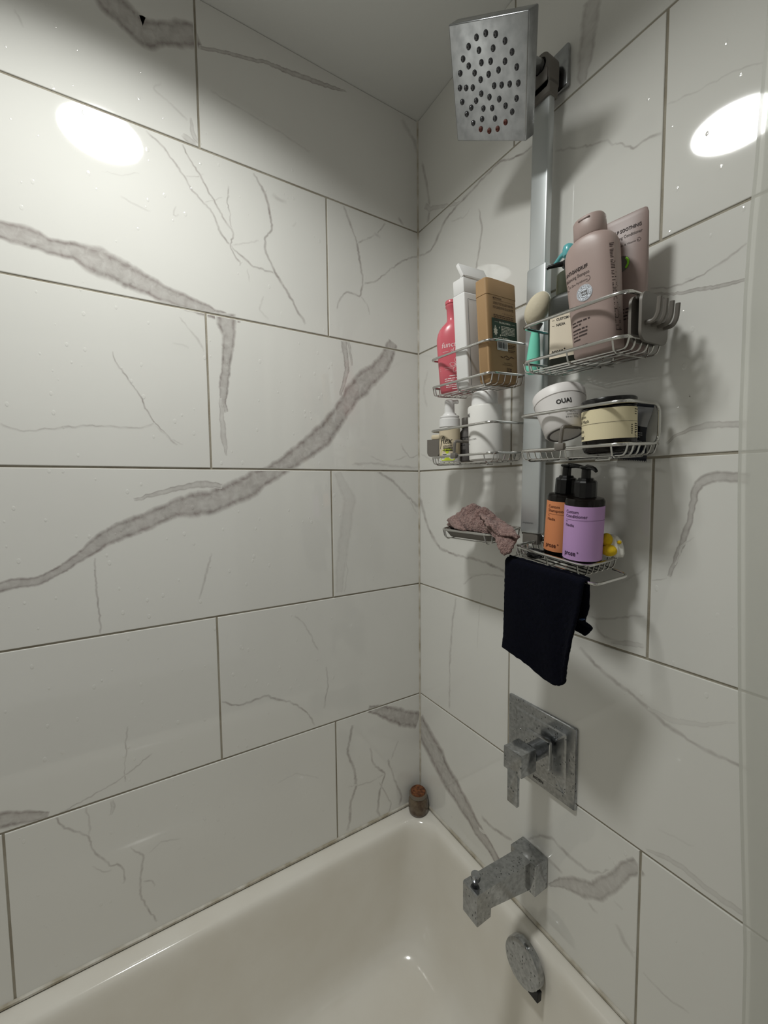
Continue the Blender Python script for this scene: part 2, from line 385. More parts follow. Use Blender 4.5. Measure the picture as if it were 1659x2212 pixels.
TUB_Z = 0.440; PITCH = 0.3075; CEIL = 2.25; GAP = .0036
ROW_OFF = (0, -.0007, .0014, -.0005, -.0004, .0002)          # laid by hand: courses a touch off level
def course(k): return TUB_Z + k*PITCH + (ROW_OFF[k] if k < 6 else 0)
def vein_strips(veins, seed):
    """each vein as a soft-edged ribbon in wall coordinates (u, z): list of (quad points, weights)"""
    rnd = random.Random(seed); out = []
    for vid, (kind, wt, P) in enumerate(veins):
        p = [(P[i]/1000, P[i+1]/1000, P[i+2]/10000) for i in range(0, len(P), 3)]
        s = []
        for i in range(len(p)-1):
            a, b = p[i], p[i+1]; L = math.hypot(b[0]-a[0], b[1]-a[1]); n = max(1, int(L/(.0040 if kind == 0 else .0035)))
            for k in range(n): t = k/n; s.append(tuple(a[j]+(b[j]-a[j])*t for j in range(3)))
        s.append(p[-1])
        # smooth a little, then roughen
        for _ in range(2):
            s = [s[0]] + [tuple((s[i-1][j]+2*s[i][j]+s[i+1][j])/4 for j in range(3)) for i in range(1, len(s)-1)] + [s[-1]]
        off = rnd.uniform(0, 100)
        if kind == 0: prof = [(-1.5, 0), (-.55, .75), (0, 1.0), (.55, .75), (1.5, 0)]
        else: prof = [(-1.35, 0), (-1.0, .78), (-.84, .98), (-.55, .66), (0, .58), (.55, .66), (.84, 1.0), (1.0, .8), (1.35, 0)]
        rows = []
        for i, (u, z, w) in enumerate(s):
            a = s[max(0, i-1)]; b = s[min(len(s)-1, i+1)]; tx, tz = b[0]-a[0], b[1]-a[1]; l = math.hypot(tx, tz) or 1
            nx, nz = -tz/l, tx/l
            jit = .0022 if kind == 0 else .0018
            d = jit*noise.noise((u*90+off, z*90, off)) + jit*.7*noise.noise((u*260, z*260+off, off))
            fade = min(1, .35+i/3, .35+(len(s)-1-i)/3) if kind == 0 else min(1, .5+i/2, .5+(len(s)-1-i)/2)
            amp = 1.0 + (.45*noise.noise((u*40, z*40, off+7)) if kind == 0 else 0)
            r = []
            for q, (t, g) in enumerate(prof):
                hw = w/2*amp*(.88 if kind else 1)
                rag = (.22*hw if kind else 0)*(noise.noise((u*32+q*.1, z*32, off+31+(5 if t > 0 else 0))) + .35*noise.noise((u*75, z*75, off+(2 if t > 0 else 0))))
                e = t*hw + (rag if abs(t) > .5 else 0) + d
                g2 = g*wt*fade*(1 if kind else .75+.5*noise.noise((u*55, z*55, off+50)))
                r.append((u+nx*e, z+nz*e, max(0, min(1, g2))))
            rows.append(r)
        for i in range(len(rows)-1):
            for q in range(len(prof)-1): out.append((rows[i][q], rows[i][q+1], rows[i+1][q+1], rows[i+1][q], vid))
    return out
def tile_piece(u0, u1, z0, z1, place, strips, parent, rnd):
    """one glazed tile, face at depth 0, with the veins printed on its face"""
    proud = rnd.uniform(-.0004, .0004)
    bm = bmesh.new(); lay = bm.verts.layers.float.new('vein')
    bmesh.ops.create_cube(bm, size=1)
    for v in bm.verts: v.co = Vector((u0+(v.co.x+.5)*(u1-u0), (v.co.y-.5)*.008+proud, z0+(v.co.z+.5)*(z1-z0)))   # +y = out of the wall
    bmesh.ops.bevel(bm, geom=[e for e in bm.edges if all(v.co.y > proud-.001 for v in e.verts)], offset=.0011, segments=2, affect='EDGES', profile=.5)
    body = MB(); bm.verts.index_update()
    body.add([v.co.copy() for v in bm.verts], [tuple(v.index for v in f.verts) for f in bm.faces]); bm.free()
    m = .0013; cand = [s for s in strips if max(p[0] for p in s[:4]) > u0+m and min(p[0] for p in s[:4]) < u1-m and max(p[1] for p in s[:4]) > z0+m and min(p[1] for p in s[:4]) < z1-m]
    if cand:
        bm = bmesh.new(); lay = bm.verts.layers.float.new('vein')
        pool = {}
        for s in cand:
            vs = []
            for p in s[:4]:
                key = (s[4], p)
                if key not in pool:
                    v = bm.verts.new((p[0], proud+.00002+.000006*(s[4] % 9), p[1])); v[lay] = p[2]; pool[key] = v
                vs.append(pool[key])
            try: bm.faces.new(vs)
            except ValueError: pass
        for co, no in (((u0+m, 0, 0), (-1, 0, 0)), ((u1-m, 0, 0), (1, 0, 0)), ((0, 0, z0+m), (0, 0, -1)), ((0, 0, z1-m), (0, 0, 1))):
            bmesh.ops.bisect_plane(bm, geom=list(bm.verts)+list(bm.edges)+list(bm.faces), plane_co=co, plane_no=no, clear_outer=True)
        bm.verts.index_update(); bmesh.ops.recalc_face_normals(bm, faces=list(bm.faces))
        for f in bm.faces: f.normal_update()
        fl = []
        for f in bm.faces:
            ids = [v.index for v in f.verts]; fl.append(tuple(ids if f.normal.y > 0 else reversed(ids)))
        body.add([v.co.copy() for v in bm.verts], fl, [v[lay] for v in bm.verts]); bm.free()
    body.v = [place(*p) for p in body.v]
    if place is place_left: body.f = [tuple(reversed(f)) for f in body.f]
    return body.build('tile', 'tile', parent, smooth=0, attr=True)
def place_left(u, d, z): return (d, -u, z)       # long wall: plane X = 0, u runs towards the camera along -Y
def place_right(u, d, z): return (u, -d, z)      # shower wall: plane Y = 0
def tiled_wall(name, place, joints, umax, veins, seed):
    g = MB(); b = .0017
    g.add([place(0, -b, 0.0), place(umax, -b, 0.0), place(umax, -b, CEIL), place(0, -b, CEIL)], [(0, 1, 2, 3)])
    for k in range(1, 9): pass
    w = struct(g.build(name, 'grout', smooth=0))
    strips = vein_strips(veins, seed); rnd = random.Random(seed)
    for row in range(0, 6):
        z0 = course(row); z1 = course(row+1) if row < 5 else CEIL
        z0 += GAP/2 if row else .004; z1 -= GAP/2 if row < 5 else .001
        js = [0] + joints[row % 2] + [umax]
        for i in range(len(js)-1):
            u0 = js[i] + (GAP/2 if i else .0016); u1 = js[i+1] - (GAP/2 if i < len(js)-2 else 0)
            if u1-u0 < .01: continue
            tile_piece(u0, u1, z0, z1, place, strips, w, rnd)
    return w
tiled_wall('wall_left', place_left, ([.2571, .8686, 1.48], [.5208, 1.1323]), 1.56, VEINS_LEFT, 3)
tiled_wall('wall_right', place_right, ([.5815], [.3135]), .80, VEINS_RIGHT, 8)
def plane_obj(name, pts, m, kind=True):
    o = MB().add(pts, [tuple(range(len(pts)))]).build(name, m, smooth=0)
    return struct(o) if kind else o
RX = 2.35
plane_obj('ceiling', [(-.02, .02, CEIL), (-.02, -1.6, CEIL), (RX, -1.6, CEIL), (RX, .02, CEIL)], 'ceiling_paint')
plane_obj('floor', [(0, .0, 0), (RX, .0, 0), (RX, -1.58, 0), (0, -1.58, 0)], 'floor_tile')
plane_obj('wall_end', [(0, -1.56, 0), (RX, -1.56, 0), (RX, -1.56, CEIL), (0, -1.56, CEIL)], 'paint')
plane_obj('wall_outer', [(.80, -.001, 0), (.80, -.001, CEIL), (RX, -.001, CEIL), (RX, -.001, 0)], 'paint')
# silicone beads: upright corner, and where the tub meets the tiles
cb = MB(); cb.add([(.0035, -.0003, TUB_Z), (.0003, -.0035, TUB_Z), (.0003, -.0035, CEIL), (.0035, -.0003, CEIL)], [(0, 1, 2, 3)])
struct(cb.build('trim_1', 'caulk', smooth=0))
cb = MB(); tube(cb, [(.0, -1.5, TUB_Z+.001), (.0, -.001, TUB_Z+.001)], .0042, 6); tube(cb, [(.0, .0, TUB_Z+.001), (.78, .0, TUB_Z+.001)], .0042, 6)
struct(cb.build('trim_2', 'caulk'))

# ------------------------------------------------------------------ round ceiling lamp over the tub
lamp = thing('ceiling_light', (.4245, -.689, CEIL), 'round white flush ceiling light shining over the bathtub', 'lamp')
lm = MB(); lathe(lm, [(.1, CEIL-.0003), (.1, CEIL-.014), (.0955, CEIL-.018), (.0915, CEIL-.018), (.0915, CEIL-.010)], 48, True, False, .4245, -.689)
lm.build('trim_ring', 'paint', lamp)
mat('lamp_diffuser', srgb(240, 240, 235), .4)
lm = MB(); lathe(lm, [(.002, CEIL-.0215), (.05, CEIL-.0212), (.08, CEIL-.0195), (.0905, CEIL-.0125)], 48, True, False, .4245, -.689)
lm.build('diffuser', 'lamp_diffuser', lamp)
# ------------------------------------------------------------------ bathtub
def rrect(x0, x1, y0, y1, r, z, n=7):
    out = []
    for cx, cy, a0 in ((x1-r, y1-r, 0), (x0+r, y1-r, pi/2), (x0+r, y0+r, pi), (x1-r, y0+r, 3*pi/2)):
        for k in range(n+1):
            a = a0 + pi/2*k/n; out.append((cx+r*math.cos(a), cy+r*math.sin(a), z))
    return out
tub = MB(); T = TUB_Z-.003
def end_z(z): return z
rings = [rrect(.001, .765, -1.53, -.001, .004, 0.001), rrect(.001, .765, -1.53, -.001, .004, T-.010), rrect(.001, .765, -1.53, -.001, .004, T-.004), rrect(.002, .761, -1.529, -.002, .004, T-.0008), rrect(.0045, .757, -1.527, -.0045, .006, T), rrect(.008, .752, -1.52, -.0065, .008, T),
         rrect(.034, .708, -1.44, -.0185, .050, T), rrect(.039, .703, -1.433, -.0225, .054, T-.0008), rrect(.0435, .698, -1.426, -.0265, .057, T-.0035), rrect(.047, .694, -1.42, -.030, .06, T-.009), rrect(.049, .691, -1.416, -.0325, .062, T-.018), rrect(.0503, .689, -1.41, -.0345, .064, T-.03),
         rrect(.054, .683, -1.38, -.0405, .068, T-.10), rrect(.059, .676, -1.34, -.050, .074, T-.18), rrect(.065, .668, -1.29, -.063, .080, .205), rrect(.072, .660, -1.27, -.076, .080, .172), rrect(.086, .645, -1.25, -.092, .078, .152), rrect(.106, .62, -1.22, -.112, .07, .143), rrect(.14, .585, -1.18, -.146, .06, .1395), rrect(.22, .51, -1.1, -.24, .05, .137)]
loft(tub, rings, False, True)
tag(tub.build('bathtub', 'enamel', smooth=50), 'cream white enamel alcove bathtub with a rolled rim below the marble tiles', 'bathtub')
# ------------------------------------------------------------------ more materials
mat('rubber_dark', srgb(70, 70, 72), .14, .7); mat('rust', srgb(88, 40, 30), .7)
mat('pink_plastic', srgb(214, 104, 116), .28, sss=.05); mat('white_print', srgb(244, 226, 226), .6)
mat('white_plastic', srgb(232, 231, 230), .38); mat('matte_white', srgb(234, 232, 228), .5)
mat('kraft', srgb(172, 138, 98), .6, bump=(400, .05, .0005)); mat('brown_ink', srgb(74, 48, 26), .7); mat('green_label', srgb(24, 58, 38), .6)
mat('cream_print', srgb(226, 222, 206), .7); mat('black_ink', srgb(26, 24, 24), .7); mat('grey_ink', srgb(96, 92, 90), .7)
mat('cream_label', srgb(226, 214, 194), .6); mat('sand_label', srgb(220, 206, 178), .6); mat('lime_label', srgb(204, 222, 58), .6)
mat('dark_olive', srgb(36, 38, 31), .4, spec=.35); mat('olive_cap', srgb(62, 66, 50), .35); mat('black_gloss', srgb(12, 11, 11), .24, spec=.35); mat('amber_black', srgb(14, 10, 8), .16, spec=.28)
mat('taupe', srgb(168, 148, 142), .42, bump=(350, .03, .0005)); mat('taupe_dark', srgb(150, 131, 126), .42); mat('taupe_ink', srgb(52, 38, 36), .7)
mat('teal_clear', srgb(104, 186, 192), .25, sss=.1); mat('mint', srgb(126, 222, 196), .4); mat('brush_beige', srgb(206, 196, 172), .75, bump=(260, .3, .001)); mat('brush_white', srgb(226, 224, 214), .6)
mat('sticker', srgb(222, 228, 238), .4); mat('holo', srgb(150, 230, 60), .25, .3)
mat('tub_white', srgb(226, 222, 220), .45); mat('mask_label', srgb(228, 216, 180), .6); mat('sachet_navy', srgb(12, 20, 38), .35); mat('sachet_grey', srgb(172, 174, 180), .35, .4)
mat('orange_label', srgb(222, 142, 94), .6); mat('lilac_label', srgb(196, 156, 208), .6); mat('lilac_ink', srgb(70, 44, 78), .7); mat('orange_ink', srgb(96, 46, 22), .7)
mat('sponge_yellow', srgb(222, 186, 20), .8, bump=(300, .4, .002)); mat('sponge_white', srgb(232, 230, 222), .7)
mat('terry_rose', srgb(164, 134, 127), .95, bump=(420, 1.0, .005), var=(260, srgb(112, 84, 80), .9), sheen=.2); mat('terry_navy', srgb(7, 9, 19), 1.0, spec=.12, bump=(900, .5, .002), var=(260, srgb(10, 12, 26), .8))
mat('tag_blue', srgb(44, 74, 120), .6); mat('black_net', srgb(20, 18, 18), .7)
mat('cork', srgb(128, 78, 44), .85, bump=(200, .8, .003), var=(160, srgb(70, 38, 20), 1.0)); mat('smoky_glass', srgb(112, 98, 80), .15, var=(60, srgb(70, 48, 32), .9)); mat('glass_rim', srgb(112, 102, 90), .1)
mat('clear_cup', srgb(206, 206, 204), .15, alpha=.5)
mat('silver_ink', srgb(110, 112, 114), .5, .5)

# ------------------------------------------------------------------ shower curtain liner clinging to the end of the tiled wall
mat('frosted_liner', srgb(214, 214, 206), .28, alpha=.62, bump=(9, .10, .01))
lin = MB(); edge = [(1.95, .697), (1.8263, .6934), (1.7526, .6909), (1.6916, .6894), (1.6406, .6866), (1.5499, .6847), (1.4052, .6856), (1.3194, .6873), (1.1739, .6926), (1.0319, .6983), (.9066, .7047), (.7867, .7115), (.7204, .7153), (.624, .717), (.45, .715)]
NZ = 60
def edge_x(z):
    for (a, xa), (b, xb) in zip(edge, edge[1:]):
        if b <= z <= a: return xa+(xb-xa)*(a-z)/(a-b)
    return edge[-1][1]
vs = []; fs = []; NU = 26
for j in range(NZ+1):
    z = 1.95-(1.95-.45)*j/NZ; e = edge_x(z)
    for i in range(NU+1):
        t = i/NU
        if t < .45:
            s = t/.45; x = e+(.79-e)*s; y = -.0105-.010*math.sin(pi*s)*(1+.4*math.sin(z*5+s*3))-.006*s
            if i == 0: y = -.006
            if i == 1: y = -.0135; x = e-.0012
        else:
            s = (t-.45)/.55; x = .79+.03*math.sin(s*pi*3.0+z*1.5)*s+.02*s; y = -.0165-.17*s
        vs.append((x, y, z))
fs = [(j*(NU+1)+i, j*(NU+1)+i+1, (j+1)*(NU+1)+i+1, (j+1)*(NU+1)+i) for j in range(NZ) for i in range(NU)]
lin.add(vs, fs)
tag(lin.build('curtain_liner', 'frosted_liner', smooth=80), 'translucent white shower curtain liner clinging to the edge of the tiled wall', 'shower curtain')

# ------------------------------------------------------------------ shower head on its arm
HC = Vector((.395, -.1532, 1.9536)); HM = Matrix.Translation(HC) @ Euler((.8482, .4752, .3384), 'XYZ').to_matrix().to_4x4()
sh = thing('rain_shower', (.397, 0, 2.027), 'square chrome rain shower head on a short wall arm near the ceiling', 'shower head')
h = MB(); rbox(h, (-.0703, 0, -.0703), (.0703, .0235, .0703), .0022, 3, HM); h.build('head_plate', 'chrome', sh)
NOZ = [(-.0014, .0552), (.0159, .0526), (-.0184, .0524), (.0318, .0446), (-.0339, .0443), (-.0148, .0389), (.011, .0389), (.0438, .0326), (-.046, .0319), (-.0357, .0234), (-.0111, .0254), (.006, .0257), (.0317, .0239), (.02, .0154), (.052, .0165), (-.0535, .0162), (-.0249, .0149), (-.0138, .0067), (.0017, .0118), (.0115, -.0015), (.0254, -.0015), (.0399, -.0011), (.055, -.0008), (-.0562, -.0009), (-.0434, -.0015), (-.03, -.0018), (-.0136, -.0097), (.0021, -.0143), (.0206, -.0174), (.0524, -.0178), (-.0533, -.0183), (-.0244, -.0177), (-.0351, -.026), (-.0104, -.0276), (.0069, -.0277), (.0324, -.0257), (.0447, -.0332), (-.0454, -.0338), (-.0327, -.0458), (-.0139, -.0409), (.0119, -.0406), (.0323, -.0456), (-.0174, -.0539), (0, -.0563), (.0168, -.0538)]
proto = None
for i, (x, z) in enumerate(NOZ):
    if i in (0, 41):
        nb = MB(); lathe(nb, [(.0040, .0), (.0040, .0006), (.0031, .0018), (.0024, .0026), (.0012, .0026), (.0010, .0018)], 12, True, True)
        nb.v = [(vx, -vz, vy) for vx, vy, vz in nb.v]
        proto = nb.build('nozzle', 'rubber_dark' if i == 0 else 'rust', None, smooth=30); protos = [] ; o = proto
        if i == 0: clean = proto
    else:
        src = proto if i >= 41 else clean
        o = src.copy(); COL.objects.link(o)
    o.parent = sh; o.matrix_parent_inverse = Matrix.Translation(-WLOC[sh.name]); o.matrix_basis = HM @ Matrix.Translation((x, 0, z))
# swivel, arm, wall plate
back = HM @ Vector((0, .0235, 0)); ax = (HM.to_3x3() @ Vector((0, 1, 0))).normalized()
b = MB(); tube(b, [back-ax*.001, back+ax*.006, back+ax*.010, back+ax*.022], [.026, .026, .015, .013], 24); b.build('swivel_collar', 'chrome', sh)
arm_end = back+ax*.030
b = MB(); tube(b, [arm_end-ax*.016+Vector((0, 0, 0)), arm_end-ax*.010, arm_end-ax*.004, arm_end+ax*.004, arm_end+ax*.010], [.006, .0135, .0165, .0135, .007], 20); b.build('ball_joint', 'chrome', sh)
b = MB(); P0 = Vector((.4051, -.001, 2.0263)); tube(b, fillet([P0, Vector((.4051, -.060, 2.0263)), arm_end], .03, 8), .0104, 18); b.build('shower_arm', 'chrome', sh)
b = MB(); rbox(b, (.3725, -.0085, 1.9935), (.4340, -.0006, 2.0605), .003, 3); b.build('wall_plate', 'chrome', sh)

# ------------------------------------------------------------------ hanging shower caddy
cad = thing('shower_caddy', (.40, -.03, 1.215), 'tall aluminium shower caddy with wire baskets hung from the shower arm', 'shower caddy')
PT = Matrix.Translation((.3917, -.0305, 1.228)) @ Matrix.Rotation(.0168, 4, 'Y')       # pole leans a touch to the right
p = MB(); rbox(p, (-.0205, -.0085, .006), (.0205, .0085, .478), .0035, 3, PT); p.build('pole_sleeve', 'aluminium', cad)
p = MB(); rbox(p, (-.0175, -.0072, .46), (.0175, .0072, .770), .003, 3, PT); p.build('pole', 'aluminium', cad)
p = MB(); rbox(p, (-.017, -.006, -.014), (.017, .006, .010), .002, 2, PT); p.build('foot', 'grey_plastic', cad)
d = Decal().text('simplehuman', -.0145, .024, .0052, width=.0235)
d.build('lettering', 'silver_ink', cad, lambda u, v: PT @ Vector((u, -.0089, v)))
# hanger: grey clamp block with a rounded hook round the arm
ho = MB(); hk = [(-.0195, .757), (.0195, .757), (.0195, .797)] + [(.0195*math.cos(a), .797+.0195*math.sin(a)) for a in [pi*k/12 for k in range(1, 12)]] + [(-.0195, .797)]
def ring_plate(mb, hk, cx, cz, r, y0, y1, M, n=28):
    """an outline plate with a round hole through it"""
    o = []
    for k in range(n):                                   # outline resampled by direction from the hole
        a = 2*pi*k/n; d = Vector((math.cos(a), math.sin(a))); best = None
        for (x0, z0), (x1, z1) in zip(hk, hk[1:]+hk[:1]):
            ex, ez = x1-x0, z1-z0; den = d.x*ez-d.y*ex
            if abs(den) < 1e-9: continue
            t = ((x0-cx)*ez-(z0-cz)*ex)/den; s = ((x0-cx)*d.y-(z0-cz)*d.x)/den
            if t > 0 and -1e-6 <= s <= 1+1e-6 and (best is None or t > best): best = t
        o.append((cx+d.x*best, cz+d.y*best))
    h = [(cx+r*math.cos(2*pi*k/n), cz+r*math.sin(2*pi*k/n)) for k in range(n)]
    vs = [M @ Vector((x, y, z)) for y in (y0, y1) for L in (o, h) for x, z in L]; fs = []
    for k in range(n):
        q = (k+1) % n; fs += [(k, q, n+q, n+k), (2*n+q, 2*n+k, 3*n+k, 3*n+q), (k, 2*n+k, 2*n+q, q), (n+q, 3*n+q, 3*n+k, n+k)]
    mb.add(vs, fs)
hk = [(x, z) for x, z in hk]; ring_plate(ho, hk, 0, .7985, .0122, -.0125, .0125, PT, 36); rbox(ho, (-.0195, -.0125, .745), (.0195, .0125, .772), .002, 1, PT)
ho.build('hanger', 'grey_plastic', cad, smooth=35)
ho = MB(); rbox(ho, (-.013, -.0142, .766), (.0165, -.0120, .786), .001, 2, PT); ho.build('hanger_latch', 'grey_plastic', cad)
sc_ = MB(); lathe(sc_, [(.002, 0), (.019, .0005), (.019, .002), (.010, .006), (.006, .016), (.005, .02)], 28)
sc_.v = [(.352+x, -.0008-z, 1.190+y) for x, y, z in sc_.v]; sc_.build('suction_cup', 'clear_cup', cad)
sc_ = MB(); tube(sc_, [(.352, -.0205, 1.190), (.37, -.0245, 1.205), (.385, -.0265, 1.222)], .004, 10); sc_.build('cup_stalk', 'grey_plastic', cad)

def basket(T, w, d, g, hgt, outer, parent, ncross=3, guard=True, nlong=6, hook=True):
    """one wire basket: rim (with guard rail joined at its outer end), long wires that drop over the sides, short wires that drop over the front"""
    M = Matrix.Translation(T[0]) @ Euler(T[1], 'XYZ').to_matrix().to_4x4()
    X = lambda pts: [M @ Vector(p) for p in pts]
    m = MB(); a, c = (0, w) if outer == 'right' else (w, 0)       # a = pole side, c = outer end
    if guard:
        path = [(a, 0, 0), (a, -d, 0), (c, -d, 0), (c, 0, 0), (c, 0, g), (c, -d, g), (a, -d, g), (a, 0, g)]
        tube(m, fillet(X(path), .018, 7), .0024, 9)
    else:
        tube(m, fillet(X([(a, 0, 0), (a, -d, 0), (c, -d, 0), (c, 0, 0)]), .018, 7, True), .0024, 9, True)
    rim = m.build('wire_basket', 'steel_wire', parent)
    m = MB(); tube(m, X([(0, 0, 0), (w, 0, 0)]), .0018, 7); wires = [m]
    for k in range(nlong):
        y = -d*(.06+.86*k/(nlong-1)); m = MB(); tube(m, fillet(X([(0, y, 0), (.004, y, -hgt), (w-.004, y, -hgt), (w, y, 0)]), .006, 4), .00125, 6); wires.append(m)
    for k in range(ncross):
        x = w*(.09+.80*k/max(1, ncross-1)); m = MB(); tube(m, fillet(X([(x, -d, 0), (x, -d+.004, -hgt-.0024), (x, -.004, -hgt-.0024), (x, 0, 0)]), .006, 4), .00125, 6); wires.append(m)
    if hook:
        x = w*.62; m = MB(); tube(m, fillet(X([(x, -.01, -hgt-.005), (x, -d*.55, -hgt-.005), (x+.022, -d*.55, -hgt-.005), (x+.022, -d*.55, -hgt+.001)]), .004, 3), .0016, 6); wires.append(m)
    for m in wires: m.build('wire', 'steel_wire', rim)
    return M, rim
M_UL, UL = basket(((.2006, -.0259, 1.5325), (.0571, .0436, -.0226)), .172, .09, .0553, .0169, 'left', cad)
M_UR, UR = basket(((.4338, -.0225, 1.5245), (.0679, .0334, .0185)), .164, .095, .0539, .015, 'right', cad)
M_MR, MR = basket(((.4297, -.0239, 1.3827), (.0511, .0158, .0304)), .167, .092, .0554, .0145, 'right', cad)
M_ML, ML = basket(((.1919, -.0296, 1.3863), (.0387, .0128, .0128)), .174, .083, .0549, .0145, 'left', cad)
M_BO, BO = basket(((.4052, -.0140, 1.2222), (.087, .093, -.07)), .1425, .0735, 0, .0165, 'right', cad, 3, False, 6, False)
M_SO, SO = basket(((.2225, -.0257, 1.2397), (.1, -.009, -.015)), .1425, .082, 0, .0175, 'left', cad, 2, False, 2, False)
# brackets that tie the baskets to the pole
for (x, y, z), (x2, z2) in (((.374, -.0285, 1.556), (.385, 1.560)), ((.4355, -.025, 1.546), (.408, 1.550)), ((.366, -.0295, 1.408), (.38, 1.410)), ((.431, -.026, 1.406), (.405, 1.408)), ((.366, -.0285, 1.236), (.38, 1.236)), ((.4155, -.027, 1.225), (.40, 1.224))):
    m = MB(); rbox(m, (min(x, x2), y, z-.006), (max(x, x2), y+.005, z+.006), .001, 1); m.build('bracket', 'steel_wire', cad)
# soap tray of grey plastic sitting in the low wire cradle (part of the caddy)
m = MB(); w_, d_ = .1425, .082
rr_ = lambda i, z: [M_SO @ Vector(q) for q in rrect(i, w_-i, -d_+i, -i, .014, z)]
loft(m, [rr_(.010, -.0155), rr_(.0035, -.002), rr_(.0025, .0005), rr_(.0045, .0005), rr_(.012, -.0125)], True, True); m.build('soap_tray', 'grey_plastic', cad)
# towel bar below the low right basket
bar = [Vector(v) for v in ((0.3927, -0.0550, 1.1979), (0.4016, -0.1050, 1.1949), (0.5750, -0.1280, 1.1870), (0.5781, -0.0520, 1.1914), (0.5530, -0.0480, 1.1962))]
bar[0].z += .001
m = MB(); tube(m, fillet(bar, .012, 6), .0021, 9); m.build('towel_bar', 'steel_wire', cad)
# hook plate on the outer end of the upper right basket
hp = MB(); HPX = .6015
HPM = Matrix.Translation((HPX, -.066, 1.5385)) @ Euler((.06, .03, .03), 'XYZ').to_matrix().to_4x4()
out = [(-.036+.013*(1-math.cos(a)), .0305-.013*(1-math.sin(a))) for a in [pi/2*k/5 for k in range(6)]]
ol = [(y, z) for y, z in out] + [(-y, z) for y, z in reversed(out)]; ol = ol + [(y, -z) for y, z in reversed(ol)]
def yplate(mb, ol, x0, x1, M):
    n = len(ol); vs = [M @ Vector((x0, y, z)) for y, z in ol] + [M @ Vector((x1, y, z)) for y, z in ol]
    mb.add(vs, [tuple(range(n)), tuple(reversed(range(n, 2*n)))] + [(i, i+n, (i+1) % n+n, (i+1) % n) for i in range(n)])
yplate(hp, ol, .0045, .0080, HPM); yplate(hp, [(y*.98, z*.94) for y, z in ol], -.0085, -.0050, HPM); rbox(hp, (-.0055, -.026, .024), (.0050, .026, .029), .001, 1, HPM)
plate = hp.build('hook_plate', 'grey_plastic', cad, smooth=35)
for y in (-.025, -.0085, .0085, .025):
    m = MB(); pts = fillet([HPM @ Vector(q) for q in ((.007, y, -.008), (.018, y, -.0085), (.0225, y, .000), (.0235, y, .0185))], .008, 5)
    tube(m, pts, .0030, 8); m.build('hook', 'grey_plastic', plate)
# divider clips on the middle baskets, razor cup on the left end
def divider(f, t, b_, name='divider_clip'):
    f, t, b_ = Vector(f), Vector(t), Vector(b_); m = MB(); e = Vector((b_.x, b_.y, f.z+.006))
    tube(m, fillet([f, t, b_, e], .006, 5), .0029, 8); rbox(m, tuple(f+Vector((-.0075, -.0035, -.0055))), tuple(f+Vector((.0075, .0035, .005))), .0015, 2)
    return m.build(name, 'grey_plastic', cad)
divider((.5078, -.116, 1.3795), (.5115, -.116, 1.4090), (.511, -.035, 1.4105)); divider((.2716, -.115, 1.3822), (.2745, -.115, 1.4105), (.2745, -.04, 1.411))
rc = MB(); X0, X1 = .149, .181
rcM = Matrix.Translation((.1640, -.070, 1.4065)) @ Euler((.02, .02, .3), 'XYZ').to_matrix().to_4x4()
ucup = [(-.0165, .019), (.0165, .019), (.0165, -.008)] + [(.0165-.011*(1-math.cos(a)), -.008-.011*math.sin(a)) for a in [pi/2*k/5 for k in range(1, 6)]] + [(-.0165+.011*(1-math.cos(a)), -.008-.011*math.sin(a)) for a in [pi/2*k/5 for k in range(5, -1, -1)]]
prism(rc, ucup, -.016, .016, rcM); rcup = rc.build('razor_cup', 'grey_plastic', cad, smooth=35)
rc = MB(); prism(rc, [(x*.9+.0205, z) for x, z in ((-.004, .026), (.004, .028), (.004, -.017), (-.004, -.017))], -.017, .017, rcM); rc.build('cup_hanger', 'rubber_dark', cad)
sp = MB(); rbox(sp, (-.010, -.011, .0196), (.012, .011, .030), .003, 2, rcM)
tag(sp.build('sponge_block', 'sand_label', smooth=40), 'small cream block sticking out of the grey cup on the basket end', 'sponge')

# ------------------------------------------------------------------ toiletries
def pose(P, lx, lf, yaw):
    """base point, lean in degrees towards +X and towards the room, and the direction the front faces"""
    up = Vector((math.tan(math.radians(lx)), -math.tan(math.radians(lf)), 1)).normalized()
    f = Vector((math.sin(math.radians(yaw)), -math.cos(math.radians(yaw)), 0)); f = (f-up*f.dot(up)).normalized(); y = -f; x = y.cross(up).normalized()
    return Matrix(((x.x, y.x, up.x, P[0]), (x.y, y.y, up.y, P[1]), (x.z, y.z, up.z, P[2]), (0, 0, 0, 1)))
class Body:
    """a bottle body: rounded section (rx, ry, exponent) at each height"""
    def __init__(s, prof, n=44): s.p = prof; s.n = n
    def mesh(s, M, capt=True):
        m = MB(); loft(m, [ring(rx, ry, z, e, s.n) for z, rx, ry, e in s.p], True, capt); return m.xf(M)
    def at(s, z):
        P = s.p
        for a, b in zip(P, P[1:]):
            if a[0] <= z <= b[0] and b[0] > a[0]:
                t = (z-a[0])/(b[0]-a[0]); return tuple(a[i]+(b[i]-a[i])*t for i in (1, 2, 3))
        return P[0][1:] if z < P[0][0] else P[-1][1:]
    def front(s, M, eps=.0004):
        def fn(u, v):
            rx, ry, e = s.at(v); t = min(.995, abs(u/rx)); return M @ Vector((u, -(ry)*(1-t**e)**(1/e)-eps, v))
        return fn
    def wrap(s, M, eps=.0004):
        def fn(u, v):
            rx, ry, e = s.at(v); a = u/rx; x, y = sup(math.sin(a), math.cos(a), e); return M @ Vector(((rx+eps)*x, -(ry+eps)*y, v))
        return fn
def flat(M, eps=.0004):
    return lambda u, v: M @ Vector((u, -eps, v))
def label_band(b, M, u0, u1, z0, z1, n=36, eps=.00025, nz=1):
    d = Decal().rect(u0, z0, u1, z1, n, nz); return d, b.wrap(M, eps)

